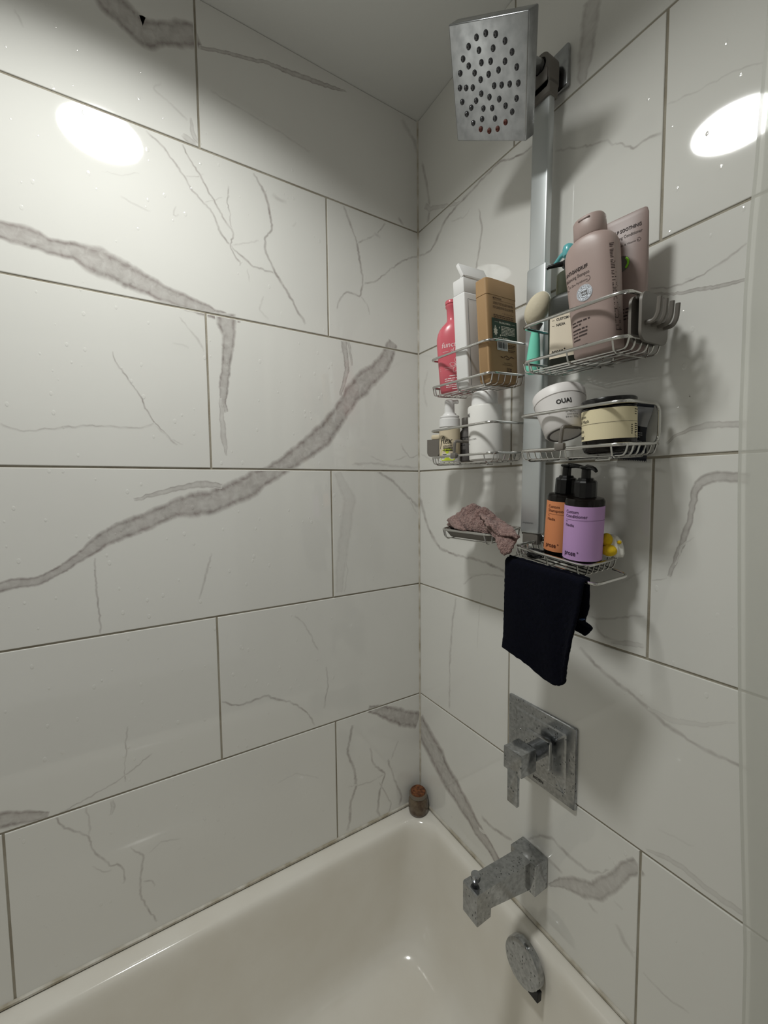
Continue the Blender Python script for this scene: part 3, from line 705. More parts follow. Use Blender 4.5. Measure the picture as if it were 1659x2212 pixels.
# --- upper left basket
M = pose((.2362, -.0760, 1.5153), -1.31, 4, 46)
t = thing('pink_bottle', (.2432, -.076, 1.5135), 'pink shampoo bottle without a cap at the left end of the upper left basket', 'bottle')
B = Body([(0, .031, .017, 2.6), (.003, .0335, .0195, 2.6), (.05, .0342, .02, 2.6), (.098, .0345, .020, 2.5), (.110, .0338, .0198, 2.4), (.120, .0312, .0190, 2.3), (.128, .0270, .0178, 2.2), (.134, .0215, .0160, 2.1), (.139, .0155, .0135, 2), (.143, .0115, .0112, 2), (.148, .0102, .0102, 2), (.168, .0100, .0100, 2), (.171, .0118, .0118, 2), (.1735, .0118, .0118, 2), (.174, .0106, .0106, 2), (.1765, .0106, .0106, 2), (.177, .0118, .0118, 2), (.182, .0118, .0118, 2), (.1835, .0108, .0108, 2), (.1835, .0085, .0085, 2), (.165, .0083, .0083, 2)])
B.mesh(M).build('body', 'pink_plastic', t, smooth=50)
d = Decal().text('function', -.0235, .088, .0150, shear=.22, width=.047).text('of beauty', -.006, .0785, .0105, shear=.2, width=.030).rect(-.0225, .0795, -.0105, .0801, 3)
for k in range(5):      # line-drawn flower
    a0 = .4+2*pi*k/5; cx, cy = .005, .0515; L = .0155
    pts = [(cx+L*tt*math.cos(a0+s*.42*math.sin(pi*tt)), cy+L*tt*math.sin(a0+s*.42*math.sin(pi*tt))) for s, rng in ((1, range(0, 9)), (-1, range(8, -1, -1))) for tt in [q/8 for q in rng]]
    d.stroke(pts, .0006)
d.stroke([(-.030, .0475), (-.02, .0492), (-.008, .0485), (.005, .0515)], .0005).stroke([(-.030, .0445), (-.018, .0448), (-.004, .046), (.004, .050)], .0005)
d.stroke([(.0035, .0515), (.0005, .056), (-.001, .053), (.004, .0505)], .0005)
d.greek(-.012, .0305, .030, 1, .0030, .0042, 2).greek(-.022, .0255, .045, 2, .0026, .0040, 3).greek(-.016, .0165, .034, 1, .0026, .004, 4).greek(-.020, .0125, .042, 2, .0022, .0036, 5).greek(-.008, .0045, .018, 1, .0026, .004, 6)
d.build('lettering', 'white_print', t, B.front(M))

M = pose((.2915, -.0760, 1.5112), .0, 4, 2)
t = thing('white_carton_bottle', (.2838, -.076, 1.5115), 'square white bottle with its flip lid open between the pink and brown bottles', 'bottle')
m = MB(); rbox(m, (-.0155, -.036, 0), (.0155, .036, .172), .003, 3, M); m.build('body', 'white_plastic', t)
m = MB(); rbox(m, (-.0140, -.0345, .1722), (.0140, .0345, .199), .0016, 2, M); m.build('cap', 'white_plastic', t)
LM = M @ Matrix.Translation((.0135, 0, .2005)) @ Matrix.Rotation(math.radians(64), 4, 'Y')
m = MB(); rbox(m, (-.029, -.0345, -.0055), (.0, .0345, .0015), .0012, 2, LM); m.build('flip_lid', 'white_plastic', t)
m = MB(); rbox(m, (.0005, -.030, .1985), (.0145, .030, .2035), .001, 1, M); m.build('hinge', 'white_plastic', t)
side = lambda u, v: M @ Vector((.0159, -.036+u, v))
Decal().rect(.0085, .003, .0092, .160).rect(.0085, .1594, .060, .160).build('lettering', 'black_ink', t, side)

M = pose((.3500, -.0740, 1.5085), -.36, 3.6, 3)
t = thing('brown_carton_bottle', (.349, -.079, 1.5085), 'kraft brown square bottle with a dark green label and a barcode', 'bottle')
B = Body([(0, .0120, .037, 8), (.004, .0136, .0398, 8), (.1485, .0138, .0404, 8)], 56); B.mesh(M).build('body', 'kraft', t, smooth=35)
B2 = Body([(.1487, .0130, .0395, 8), (.1493, .0141, .0408, 8), (.1755, .0136, .0402, 8), (.1768, .0128, .0392, 8)], 56); B2.mesh(M).build('cap', 'kraft', t, smooth=35)
sd = lambda e: (lambda u, v: M @ Vector((.0142+e, -.0395+u*1.09, v*.97)))
Decal().rect(.0085, .0745, .0700, .1130).build('label', 'green_label', t, sd(.00025))
d = Decal().text('MOTIVATION', .013, .1470, .0042, bold=.0001, width=.020).rect(.013, .1452, .064, .1456)
d.text('LATHER UP THIS THICK BODY WASH FOR A', .013, .1375, .0062, bold=.00008, width=.050).text('RICH CLEANSE, PROVEN FOR ALL SKIN TYPES.', .013, .1305, .0062, bold=.00008, width=.050).rect(.034, .1238, .0375, .1242)
d.stroke([(.039, .1215), (.0405, .1262), (.042, .1222), (.044, .1245), (.0455, .1225), (.048, .1248), (.050, .1222), (.052, .1240), (.055, .1226), (.0565, .1275), (.058, .1225), (.062, .1240)], .0006)
d.greek(.013, .1185, .050, 4, .0022, .0031, 21)
d.stroke([(.026, .0465), (.029, .0458), (.032, .0445)], .0016)
d.stroke([(.034, .0445), (.037, .0475), (.040, .0488), (.043, .0482), (.046, .0455)], .0012).stroke([(.039, .0438), (.043, .0425), (.047, .0430), (.050, .0462), (.053, .0480), (.057, .0470), (.060, .0455)], .0012)
d.text('recyclable', .034, .0345, .0032, width=.020).rect(.030, .0318, .057, .0325)
d.greek(.041, .0260, .006, 4, .0022, .0028, 31).greek(.048, .0245, .005, 3, .003, .0034, 33).greek(.046, .0685, .018, 3, .0018, .0026, 34).greek(.046, .0590, .018, 2, .0018, .0026, 35)
d.build('lettering', 'brown_ink', t, sd(.0004))
d = Decal().text('REAL DEAL FORMULA', .0255, .1055, .0042, bold=.0001, width=.028).rect(.014, .1068, .0235, .1071).rect(.0555, .1068, .066, .1071)
d.greek(.030, .1000, .034, 7, .0020, .0026, 41).greek(.022, .0790, .038, 1, .0024, .003, 42).rect(.015, .0798, .020, .0801)
d.raw(*[(lambda P: (P, [tuple(range(len(P)))]))([(.016+.0055*r*math.cos(a), .0900+.0085*r*math.sin(a)) for a, r in [(2*pi*k/16, 1 if k % 2 else .62) for k in range(16)]])][0])
d.ell(.0155, .0985, .0012, .002).ell(.0255, .0975, .001, .0018).ell(.0275, .084, .0014, .0018)
d.build('label_lettering', 'cream_print', t, sd(.0005))
d = Decal().rect(.0185, .0575, .0445, .0735); d.build('barcode_panel', 'white_plastic', t, sd(.0005))
d = Decal(); rnd = random.Random(5); x = .0205
while x < .0425: w = rnd.choice((.0004, .0007, .0012)); d.rect(x, .0610, min(x+w, .0428), .0722); x += w+rnd.choice((.0004, .0008))
d.text('8 50020 31011 6', .0205, .0583, .0028, width=.022); d.build('barcode', 'black_ink', t, sd(.0007))

# --- upper right basket
M = pose((.4195, -.0700, 1.5105), 7.0, 3, 25)
t = thing('face_brush', (.4195, -.07, 1.5105), 'mint handled face brush with a beige round head standing in the basket', 'brush')
b = Body([(0, .006, .004, 2), (.002, .0095, .007, 2), (.008, .0118, .0082, 2), (.03, .0108, .0078, 2), (.055, .0085, .0068, 2), (.070, .0062, .006, 2)], 28); b.mesh(M).build('handle', 'mint', t, smooth=60)
b = Body([(.0698, .0062, .0062, 2), (.074, .0078, .0075, 2), (.080, .0115, .0098, 2)], 28); b.mesh(M).build('collar', 'grey_plastic', t)
BMx = M @ Matrix.Translation((.0, 0, .104)) @ Matrix.Rotation(.42, 4, 'Y') @ Matrix.Scale(.86, 4)
m = MB(); loft(m, [[(r*math.cos(2*pi*k/36)*.78, y, r*math.sin(2*pi*k/36)*1.12) for k in range(36)] for y, r in ((-.014, .001), (-.0125, .014), (-.009, .0225), (-.004, .0268), (.001, .0275))], True, False); m.xf(BMx).build('bristle_pad', 'brush_beige', t, smooth=60)
m = MB(); loft(m, [[(r*math.cos(2*pi*k/36)*.78, y, r*math.sin(2*pi*k/36)*1.12) for k in range(36)] for y, r in ((.001, .0282), (.004, .0286), (.009, .026), (.012, .018), (.013, .002))], True, True); m.xf(BMx).build('head_back', 'brush_white', t, smooth=60)

M = pose((.4830, -.0640, 1.5085), 2.2, 3, 14)
t = thing('green_pump_bottle', (.483, -.077, 1.5072), 'dark olive pump bottle with a cream label beside the face brush', 'bottle')
B = Body([(0, .0255, .0200, 4), (.003, .0280, .0222, 4), (.099, .0280, .0222, 4), (.104, .026, .021, 3.5), (.1065, .022, .019, 3)], 52); B.mesh(M).build('body', 'dark_olive', t, smooth=40)
B2 = Body([(.1066, .0190, .0190, 2), (.108, .0198, .0198, 2), (.137, .0192, .0196, 2), (.1392, .0172, .0172, 2)], 36); B2.mesh(M).build('collar', 'olive_cap', t, smooth=40)
m = MB(); lathe(m, [(.0085, .139), (.0085, .150)], 20); lathe(m, [(.0112, .1492), (.0122, .151), (.0122, .1562), (.0108, .1575)], 24)
tube(m, [(0, 0, .1540), (-.016, -.006, .1545), (-.029, -.011, .1535), (-.0315, -.012, .1515)], [.0050, .0036, .0028, .0024], 10); m.xf(M).build('pump', 'black_gloss', t, smooth=40)
d, fn = label_band(B, M, -.0215, .0290, .012, .0745, 30); d.build('label', 'cream_label', t, B.front(M, .0003))
d = Decal().text('CUSTOM C', -.0105, .0668, .0054, bold=.00012, width=.0225).text('NADIA', -.0105, .0588, .0054, bold=.00012, width=.0135).rect(-.0175, .0682, -.0135, .0687, 2).rect(-.0175, .0602, -.0135, .0607, 2)
d.text('prose', -.0172, .0180, .0110, bold=.00025, width=.0180).text('+', .0014, .0220, .0046, bold=.0002); d.build('lettering', 'black_ink', t, B.front(M, .0006))

M = pose((.5462, -.0860, 1.5058), -3.0, 4.5, 8)
t = thing('taupe_shampoo_bottle', (.546, -.086, 1.504), 'big taupe shampoo bottle with a round white sticker in the upper right basket', 'bottle')
B = Body([(0, .029, .0165, 3), (.004, .0318, .0195, 2.8), (.06, .0330, .0208, 2.8), (.115, .0348, .0216, 2.8), (.136, .0350, .0216, 2.8), (.1445, .0342, .0212, 2.7), (.1510, .0318, .0204, 2.6), (.1555, .0280, .0194, 2.5), (.1585, .0225, .0182, 2.4), (.1595, .0200, .0172, 2.3)], 52); B.mesh(M).build('body', 'taupe', t, smooth=50)
B2 = Body([(.1597, .0202, .0172, 2.3), (.1612, .0212, .0180, 2.3), (.1830, .0206, .0174, 2.3), (.1855, .0192, .0160, 2.3)], 44); B2.mesh(M).build('cap', 'taupe', t, smooth=40)
m = MB(); rbox(m, (-.008, -.0183, .1800), (.008, -.0158, .1828), .001, 1, M); m.build('thumb_notch', 'taupe_dark', t)
d = Decal().text('ANTI-DANDRUFF', -.0305, .1150, .0068, bold=.0002, width=.0330, rot=.02).text('Balancing Shampoo', -.0305, .1068, .0066, width=.0345, rot=.02)
d.stroke([(-.0275+.0035*math.cos(a), .0998+.0035*math.sin(a)) for a in [pi/2+pi*k/8 for k in range(9)]] + [(.001+.0035*math.cos(a), .1008+.0035*math.sin(a)) for a in [-pi/2+pi*k/8 for k in range(9)]] + [(-.0275, .1033)], .0005)
d.text('1% Zinc Pyrithione', -.0270, .0983, .0040, width=.028, rot=.03)
d.greek(-.026, .0480, .026, 2, .0030, .0042, 51).greek(-.026, .0375, .022, 4, .0030, .0046, 52).greek(-.024, .0140, .026, 1, .0034, .0046, 53); d.build('lettering', 'taupe_ink', t, B.front(M))
d = Decal(); rnd = random.Random(8)
for k in range(58):
    v = .134-.00195*k
    if rnd.random() < .86: d.rect(.0292, v, .0292+rnd.uniform(.0022, .0040), v+.0009)
d.build('side_print', 'taupe_ink', t, B.front(M, .0005))
Decal().ell(-.0045, .0838, .0108, .0108, 32).build('sticker', 'sticker', t, B.front(M, .0005))
d = Decal().ell(-.0045, .0838, .0062, .0062, 28, .0004).ell(-.0045, .0838, .0102, .0102, 28, .0003).text('MORE', -.0088, .0841, .0036, bold=.0002, width=.0086).text('VALUE', -.0088, .0805, .0036, bold=.0002, width=.0086)
for k, ch in enumerate('NEW LOOK SAME GREAT FORMULA '):
    a = 2.2-2*pi*k/28
    if ch != ' ': d.text(ch, -.0045+.0073*math.cos(a), .0838+.0073*math.sin(a), .0026, rot=a-pi/2)
d.build('sticker_lettering', 'grey_ink', t, B.front(M, .0007))

M = pose((.5640, -.0425, 1.5070), -1.2, 3, 12)
t = thing('taupe_conditioner_tube', (.5725, -.044, 1.5058), 'taller taupe conditioner tube standing behind the taupe shampoo bottle', 'tube')
Body([(0, .019, .014, 2.6), (.002, .0202, .0150, 2.6), (.028, .0202, .0150, 2.6)], 40).mesh(M).build('cap', 'taupe_dark', t, smooth=40)
B = Body([(.0283, .0215, .0152, 2.4), (.06, .0238, .0142, 2.4), (.12, .0268, .0108, 2.4), (.165, .0282, .0055, 2.4), (.184, .0285, .0030, 2.6), (.190, .0270, .0026, 2.8), (.1915, .025, .0018, 3)], 48); B.mesh(M).build('body', 'taupe_dark', t, smooth=50)
d = Decal().text('SCALP SOOTHING', -.0215, .1685, .0066, bold=.0002, width=.042).text('Nourishing Conditioner', -.0225, .1595, .0062, width=.044)
d.stroke([(-.020, .1525), (.0180, .1530), (.0200, .1505), (.0180, .1480), (-.020, .1475)], .0005).text('Niacinamide & Vitamin B', -.019, .1490, .0036, width=.036).greek(-.018, .06, .036, 5, .003, .0045, 61); d.build('lettering', 'taupe_ink', t, B.front(M))
Decal().ell(-.0035, .1245, .0105, .0110, 30).build('sticker', 'grey_ink', t, B.front(M, .0004))
Decal().raw([(-.0035+.0100*math.cos(a)*r, .1245+.0105*math.sin(a)*r) for r in (1, .72) for a in [-.9+1.8*k/8 for k in range(9)]], [(k, k+1, k+10, k+9) for k in range(8)]).build('sticker_shine', 'holo', t, B.front(M, .0006))

M = pose((.4660, -.0333, 1.5125), -2.2, 0, -30)
t = thing('teal_pump_bottle', (.466, -.0325, 1.5102), 'teal pump bottle mostly hidden behind the taupe and olive bottles', 'bottle')
Body([(0, .0080, .0058, 3), (.002, .0092, .0066, 3), (.150, .0092, .0066, 3), (.160, .0085, .0066, 2), (.166, .006, .006, 2)], 30).mesh(M).build('body', 'teal_clear', t, smooth=45)
m = MB(); lathe(m, [(.0070, .1655), (.0074, .167), (.0074, .174), (.005, .1755), (.0042, .185)], 20); lathe(m, [(.0080, .184), (.0094, .188), (.009, .196), (.0075, .2005), (.004, .203)], 20)
tube(m, [(0, 0, .193), (-.014, -.006, .1915), (-.027, -.011, .1845)], [.0050, .0038, .0033], 10); m.xf(M).build('pump', 'teal_clear', t, smooth=45)

# --- middle right basket
M = pose((0.4923, -0.0815, 1.4012), -18, -9, 28) @ Matrix.Scale(.965, 4)
JM = M
t = thing('white_hair_tub', tuple(M.translation), 'tapered white tub lying tilted back in the middle right basket', 'jar')
B = Body([(0, .0285, .0285, 2), (.002, .0305, .0305, 2), (.030, .0352, .0352, 2), (.0535, .0395, .0395, 2)], 52); m = B.mesh(M); m.build('body', 'tub_white', t, smooth=40)
Body([(.0543, .0385, .0385, 2), (.0550, .0402, .0402, 2), (.0690, .0408, .0408, 2), (.0712, .0392, .0392, 2)], 52).mesh(M).build('lid', 'tub_white', t, smooth=40)
m = MB(); lathe(m, [(.0235, -.0006), (.0245, -.0012), (.0262, -.0012), (.0272, -.0006)], 44, False, False); m.xf(M).build('foot_ring', 'grey_ink', t)
d = Decal().text('OUAI', -.0010, .0368, .0098, bold=.00035, width=.0225).text('CHAMPU COMPLEXE POUR', -.0155, .0260, .0040, width=.030, rot=.0).text('St. Barts', .0095, .0215, .0036, width=.015).text('SCALP SCRUB', .011, .0172, .0030, width=.0165).text('8.8 oz / 250 g', .0085, .0130, .0036, width=.019); d.build('lettering', 'black_ink', t, B.wrap(M))

M = pose((.5590, -.0770, 1.3668), -.31, 2.4, 30) @ Matrix.Scale(.965, 4)
t = thing('hair_mask_jar', (.552, -.069, 1.3672), 'wide black jar with a cream paper label in the middle right basket', 'jar')
B = Body([(0, .028, .028, 2), (.003, .0330, .0330, 2), (.010, .0355, .0355, 2), (.020, .0358, .0358, 2), (.0635, .0358, .0358, 2), (.0655, .0345, .0345, 2)], 56); B.mesh(M).build('body', 'amber_black', t, smooth=40)
Body([(.0665, .0350, .0350, 2), (.0675, .0362, .0362, 2), (.0765, .0362, .0362, 2), (.0778, .0352, .0352, 2)], 56).mesh(M).build('lid', 'black_gloss', t, smooth=40)
d, fn = label_band(B, M, -.078, .078, .0195, .0625, 60); d.build('label', 'mask_label', t, fn)
d = Decal().text('Custom', -.0540, .0520, .0066, width=.0205).text('Hair Mask', -.0560, .0450, .0066, width=.0290).rect(-.056, .0424, .056, .0428, 40).text('for', -.0505, .0385, .0038).text('Nadia', -.0530, .0318, .0062, width=.0142).text('prose', -.0545, .0226, .0082, bold=.0002, width=.0155).text('+', -.0382, .0256, .0040)
for k in range(3): d.greek(.0385, .0585-.0033*k, .0115, 1, .0019, .003, 70+k)
for k in range(5): d.greek(.0385, .0385-.0028*k, .0130, 1, .0019, .003, 80+k)
for k in range(4): d.greek(.0385, .0260-.0024*k, .008, 1, .0019, .003, 90+k)
d.greek(.031, .0365, .002, 5, .0028, .0029, 99); d.build('lettering', 'black_ink', t, B.wrap(M, .0006))

# sachet tucked behind the jar, between basket and wall
m = MB(); NX, NZ_ = 12, 24
P00, P10, P11, P01 = (Vector(q) for q in ((0.5261, -0.0105, 1.3639), (0.5767, -0.0100, 1.3560), (0.5860, -0.0100, 1.4404), (0.5295, -0.0105, 1.4554)))
def sach(u, v, s):
    pt = P00.lerp(P10, u).lerp(P01.lerp(P11, u), v); pin = .10*math.sin(pi*v)*(1 if u > .5 else -1)*abs(2*u-1)
    pt = pt + (P00-P10).normalized()*(.006*math.sin(pi*min(1, v*1.0))**2*(2*u-1 if u > .5 else 0)) ; f = min(1, 5*min(u, 1-u)+.02)*min(1, 9*max(0, min(v-.05, .95-v)))
    zig = .0012*(1 if int(u*40) % 2 else -1) if v in (0, 1) else 0
    return pt + Vector((0, s*.0036*f, zig))
for s in (-1, 1):
    NXX = 40; vs = [sach(i/NXX, j/NZ_, s) for j in range(NZ_+1) for i in range(NXX+1)]
    fs = [(j*(NXX+1)+i, j*(NXX+1)+i+1, (j+1)*(NXX+1)+i+1, (j+1)*(NXX+1)+i) for j in range(NZ_) for i in range(NXX)]
    if s > 0: fs = [tuple(reversed(f)) for f in fs]
    m.add(vs, fs)
so = m.build('sachet', 'sachet_navy', smooth=60); tag(so, 'navy and grey foil sachet tucked behind the black jar', 'sachet')
gv = [sach(i/20, .60+.31*j/8, -1)+Vector((0, -.0004, .0016*math.sin(i/20*5)*(1 if j == 0 else 0))) for j in range(9) for i in range(21)]
MB().add(gv, [(j*21+i, j*21+i+1, (j+1)*21+i+1, (j+1)*21+i) for j in range(8) for i in range(20)]).build('grey_panel', 'sachet_grey', None, smooth=60); gp = bpy.data.objects['grey_panel']; gp.parent = so
d = Decal(); d.greek(.58, .47, .33, 3, .020, .035, 7).greek(.40, .33, .50, 3, .020, .035, 8); d.text('O & C', .50, .075, .09, width=.40); dl = d.build('lettering', 'sachet_grey', None, lambda u, v: sach(u, v, -1)+Vector((0, -.0005, 0))); dl.parent = so

# --- middle left basket
M = pose((.2190, -.0800, 1.3728), 2.1, 2.5, 45) @ Matrix.Scale(.978, 4)
t = thing('foaming_cleanser_bottle', (.2062, -.066, 1.3732), 'white foam pump bottle with a sand and lime label at the basket end', 'bottle')
B = Body([(0, .0205, .0205, 2), (.002, .0222, .0222, 2), (.071, .0222, .0222, 2), (.0745, .020, .020, 2)], 40); B.mesh(M).build('body', 'matte_white', t, smooth=40)
Body([(.0745, .0212, .0212, 2), (.0755, .0224, .0224, 2), (.0915, .0218, .0218, 2), (.0925, .0200, .0200, 2), (.0945, .0200, .0200, 2), (.0955, .0208, .0208, 2), (.0975, .0204, .0204, 2), (.0985, .0178, .0178, 2), (.0995, .0150, .0150, 2), (.1010, .0142, .0142, 2), (.1025, .0140, .0140, 2), (.1035, .0115, .0115, 2), (.1055, .0112, .0112, 2)], 40).mesh(M).build('cap', 'white_plastic', t, smooth=40)
m = MB(); lathe(m, [(.0108, .1055), (.0104, .126), (.0098, .1305), (.006, .1325)], 28); rbox(m, (.002, -.0052, .1235), (.0192, .0052, .1312), .0018, 2); m.xf(M).build('pump', 'white_plastic', t, smooth=40)
d, fn = label_band(B, M, -.060, .034, .012, .070, 44); d.build('label', 'sand_label', t, fn)
d = Decal().ell(-.004, .014, .0185, .0150, 36); d.v = [(u, max(v, .0035)) for u, v in d.v]; d.build('lime_print', 'lime_label', t, B.wrap(M, .0005))
d = Decal()
# hand-lettered "flex": slanted pen strokes
F = lambda pts, w: d.stroke([(-.0225+x*.001, .0395+y*.001) for x, y in pts], [q*.001 for q in w])
F([(0.2, -9.5), (1.2, -8.0), (3.0, -3.5), (5.0, 4.0), (7.0, 11.0), (9.2, 15.4), (11.2, 15.0)], [1.2, 1.0, 1.5, 1.9, 1.7, .9, 1.3]); F([(0.0, -9.3), (.8, -10.4), (2.0, -9.6)], [1.0, 1.2, .8]); F([(2.6, 6.2), (9.4, 6.8)], [.8, .8])
F([(9.6, 15.0), (12.2, 14.0), (11.4, 8.5), (10.6, 1.8), (12.0, .0), (13.6, 1.4)], [.8, 1.6, 1.9, 1.8, 1.2, .7])
F([(14.0, 3.6), (18.0, 5.0), (20.0, 7.2), (19.0, 8.6), (16.8, 7.8), (14.8, 4.4), (14.6, 1.6), (16.6, .1), (20.0, 2.0)], [.8, .9, 1.2, 1.0, 1.2, 1.8, 1.6, 1.2, .7])
F([(20.4, 7.0), (22.6, 8.6), (24.2, 5.0), (26.2, .4), (28.6, 1.8)], [.8, 1.4, 1.8, 1.4, .8]); F([(29.4, 8.0), (27.6, 7.8), (24.4, 3.6), (21.6, .4), (19.8, 1.0)], [1.3, 1.0, 1.0, 1.0, 1.3])
d.text('pH BALANCED', -.0125, .0335, .0030, bold=.0001, width=.0185).text('FOAMING', -.0125, .0285, .0044, bold=.0002, width=.0220).text('CLEANSER', -.0125, .0238, .0044, bold=.0002, width=.0245).greek(-.020, .0095, .020, 1, .0020, .003, 3); d.build('lettering', 'black_ink', t, B.wrap(M, .0008))
Decal().rect(-.0150, .0150, .0030, .0182, 8).build('white_strip', 'white_plastic', t, B.wrap(M, .0008))
Decal().greek(-.0140, .0156, .016, 1, .0028, .003, 12).build('strip_lettering', 'black_ink', t, B.wrap(M, .001))

M = pose((.2355, -.0460, 1.3742), -3.0, 0, 40) @ Matrix.Scale(.9, 4)
t = thing('grey_cap_bottle', (.2395, -.05, 1.3738), 'small clear bottle with a grey cap between the two white pump bottles', 'bottle')
B = Body([(0, .016, .016, 2), (.002, .0175, .0175, 2), (.062, .0175, .0175, 2), (.069, .0150, .0150, 2), (.075, .0105, .0105, 2), (.078, .0090, .0090, 2)], 36); B.mesh(M).build('body', 'grey_ink', t, smooth=40)
Body([(.0785, .0098, .0098, 2), (.0795, .0102, .0102, 2), (.101, .0098, .0098, 2), (.1025, .009, .009, 2)], 30).mesh(M).build('cap', 'grey_plastic', t, smooth=40)
d = Decal().rect(-.012, .0545, .012, .0560, 8).greek(-.012, .0500, .012, 2, .0034, .0052, 14).rect(-.012, .0420, .004, .0430, 6).greek(-.012, .036, .012, 1, .0034, .005, 15).rect(-.0115, .0260, .0, .0266, 4).rect(-.0115, .0140, .0, .0146, 4).rect(-.0115, .0140, -.0109, .0266).rect(-.0006, .0140, .0, .0266)
for k in range(9): d.rect(-.0100, .0150+.0012*k, -.0016, .0155+.0012*k, 3)
d.build('lettering', 'black_ink', t, B.wrap(M))

M = pose((.3128, -.0690, 1.3722), -.53, 2, 38)
t = thing('white_foam_bottle', (.31, -.069, 1.3716), 'large plain white foam bottle with a wide cap in the middle left basket', 'bottle')
B = Body([(0, .030, .030, 2), (.002, .0318, .0318, 2), (.1000, .0322, .0322, 2), (.1030, .0308, .0308, 2), (.1038, .0250, .0250, 2)], 48); B.mesh(M).build('body', 'matte_white', t, smooth=40)
Body([(.1038, .0240, .0240, 2), (.1045, .0250, .0250, 2), (.1262, .0240, .0240, 2), (.1290, .0220, .0220, 2), (.1302, .018, .018, 2)], 44).mesh(M).build('cap', 'white_plastic', t, smooth=45)
d = Decal().text('OUAI', -.0520, .0830, .0096, bold=.0003, width=.0220).text('BODY CLEANSER', -.0560, .0450, .0034, width=.026).text('NETTOYANT POUR LE CORPS', -.0560, .0385, .0036, width=.042).text('300 ml', -.0420, .0305, .0034, width=.009); d.build('lettering', 'grey_ink', t, B.wrap(M))

# --- low right basket: two black pump bottles
def pump_bottle(name, P, lx, lf, yaw, r, k, label, ink, words, nozzle, text, w2):
    M = pose(P, lx, lf, yaw); t = thing(name, P, text, 'bottle', 'pump bottles in the low basket')
    B = Body([(0, r*.90, r*.90, 2), (.0015, r*.985, r*.985, 2), (.004*k, r, r, 2), (.102*k, r, r, 2), (.1055*k, r*.93, r*.93, 2), (.107*k, r*.72, r*.72, 2)], 48); B.mesh(M).build('body', 'amber_black', t, smooth=40)
    m = MB(); lathe(m, [(.0155*k, .1065*k), (.0165*k, .108*k), (.0162*k, .130*k), (.0148*k, .1325*k), (.012*k, .1335*k), (.0105*k, .1365*k)], 12, True, True); m.xf(M).build('collar', 'black_gloss', t, smooth=20)
    m = MB(); lathe(m, [(.0068*k, .136*k), (.0066*k, .151*k)], 20); lathe(m, [(.0072*k, .150*k), (.0098*k, .1518*k), (.0098*k, .1538*k), (.0085*k, .1546*k)], 24)
    a = math.radians(nozzle-yaw); q = lambda s, z: (s*math.sin(a), -s*math.cos(a), z*k)
    tube(m, [q(.004, .1528), q(.018, .1535), q(.031, .1522), q(.037, .1495)], [.0046, .0034, .0028, .0024], 10); m.xf(M).build('pump', 'black_gloss', t, smooth=40)
    d, fn = label_band(B, M, -pi/2*r*1.0, pi/2*r*1.02, .0108*k, .0950*k, 48); d.build('label', label, t, fn)
    d = Decal(); u0 = -1.02*r
    d.text('Custom', u0, .0842*k, .0066, bold=.00008, width=.0205).text(words, u0, .0776*k, .0066, bold=.00008, width=w2).rect(u0, .0738*k, 1.35*r, .0742*k, 20).text('for', u0, .0702*k, .0034).text('Nadia', u0, .0634*k, .0062, bold=.00006, width=.0150).text('prose', u0, .0180*k, .0105, bold=.0003, width=.0190).text('+', u0+.0205, .0220*k, .0046, bold=.0002)
    d.build('lettering', ink, t, B.wrap(M, .0006)); return t
pump_bottle('shampoo_pump_bottle', (.4625, -.0462, 1.2045), 6.0, 3, 36, .0268, .985, 'orange_label', 'orange_ink', 'Shampoo', 80, 'black pump bottle with an orange label behind the lilac one', .0265)
pump_bottle('conditioner_pump_bottle', (.5140, -.0660, 1.2005), 4.4, 4, 33, .0278, .975, 'lilac_label', 'lilac_ink', 'Conditioner', 52, 'black pump bottle with a lilac label at the basket front', .0330)
# yellow and white bath puff behind the lilac bottle
c = Vector((0.5421, -0.0340, 1.2301)); t = thing('bath_sponge', tuple(c+Vector((0, 0, -.019))), 'white scalloped bath sponge with yellow lobes behind the lilac bottle', 'sponge')
m = MB(); n = 60; rings = []
for z, r in ((-.019, .012), (-.0175, .0185), (-.012, .0200), (-.003, .0185), (.008, .0150), (.014, .0105), (.017, .004)):
    rings.append([(r*(1+.10*math.cos(9*a))*math.cos(a), r*.8*(1+.10*math.cos(9*a))*math.sin(a), z+.0016*math.cos(9*a+z*200)) for a in [2*pi*k/n for k in range(n)]])
loft(m, rings); m.v = [tuple(c+Vector(p)*.88) for p in m.v]; m.build('scalloped_body', 'sponge_white', t, smooth=60)
for (px, py, pz), (rx, ry, rz) in (((-.0015, -.0110, .0085), (.0085, .0075, .0105)), ((.0035, -.0125, -.0070), (.0115, .0090, .0090)), ((.0145, -.005, .006), (.003, .003, .003))):
    m = MB(); lathe(m, [(math.sin(pi*k/10), -math.cos(pi*k/10)) for k in range(11)], 24); m.v = [tuple(c+Vector((px+rx*x, py+ry*y, pz+rz*z))) for x, y, z in m.v]; m.build('yellow_lobe', 'sponge_yellow', t, smooth=80)
# black mesh hair tie at the front left of the same basket
rnd = random.Random(4); m = MB(); c = M_BO @ Vector((.034, -.058, -.0085))
for k in range(34):
    a = rnd.uniform(0, 2*pi); q = [c+Vector((.016*math.cos(a+s*1.3)+rnd.uniform(-.003, .003), .008*math.sin(a+s*1.3), rnd.uniform(-.0075, .008))) for s in range(4)]
    tube(m, fillet(q, .006, 3), .0009, 5)
tag(m.build('hair_tie', 'black_net', smooth=60), 'tangled black mesh hair tie in the low basket above the navy cloth', 'hair tie')

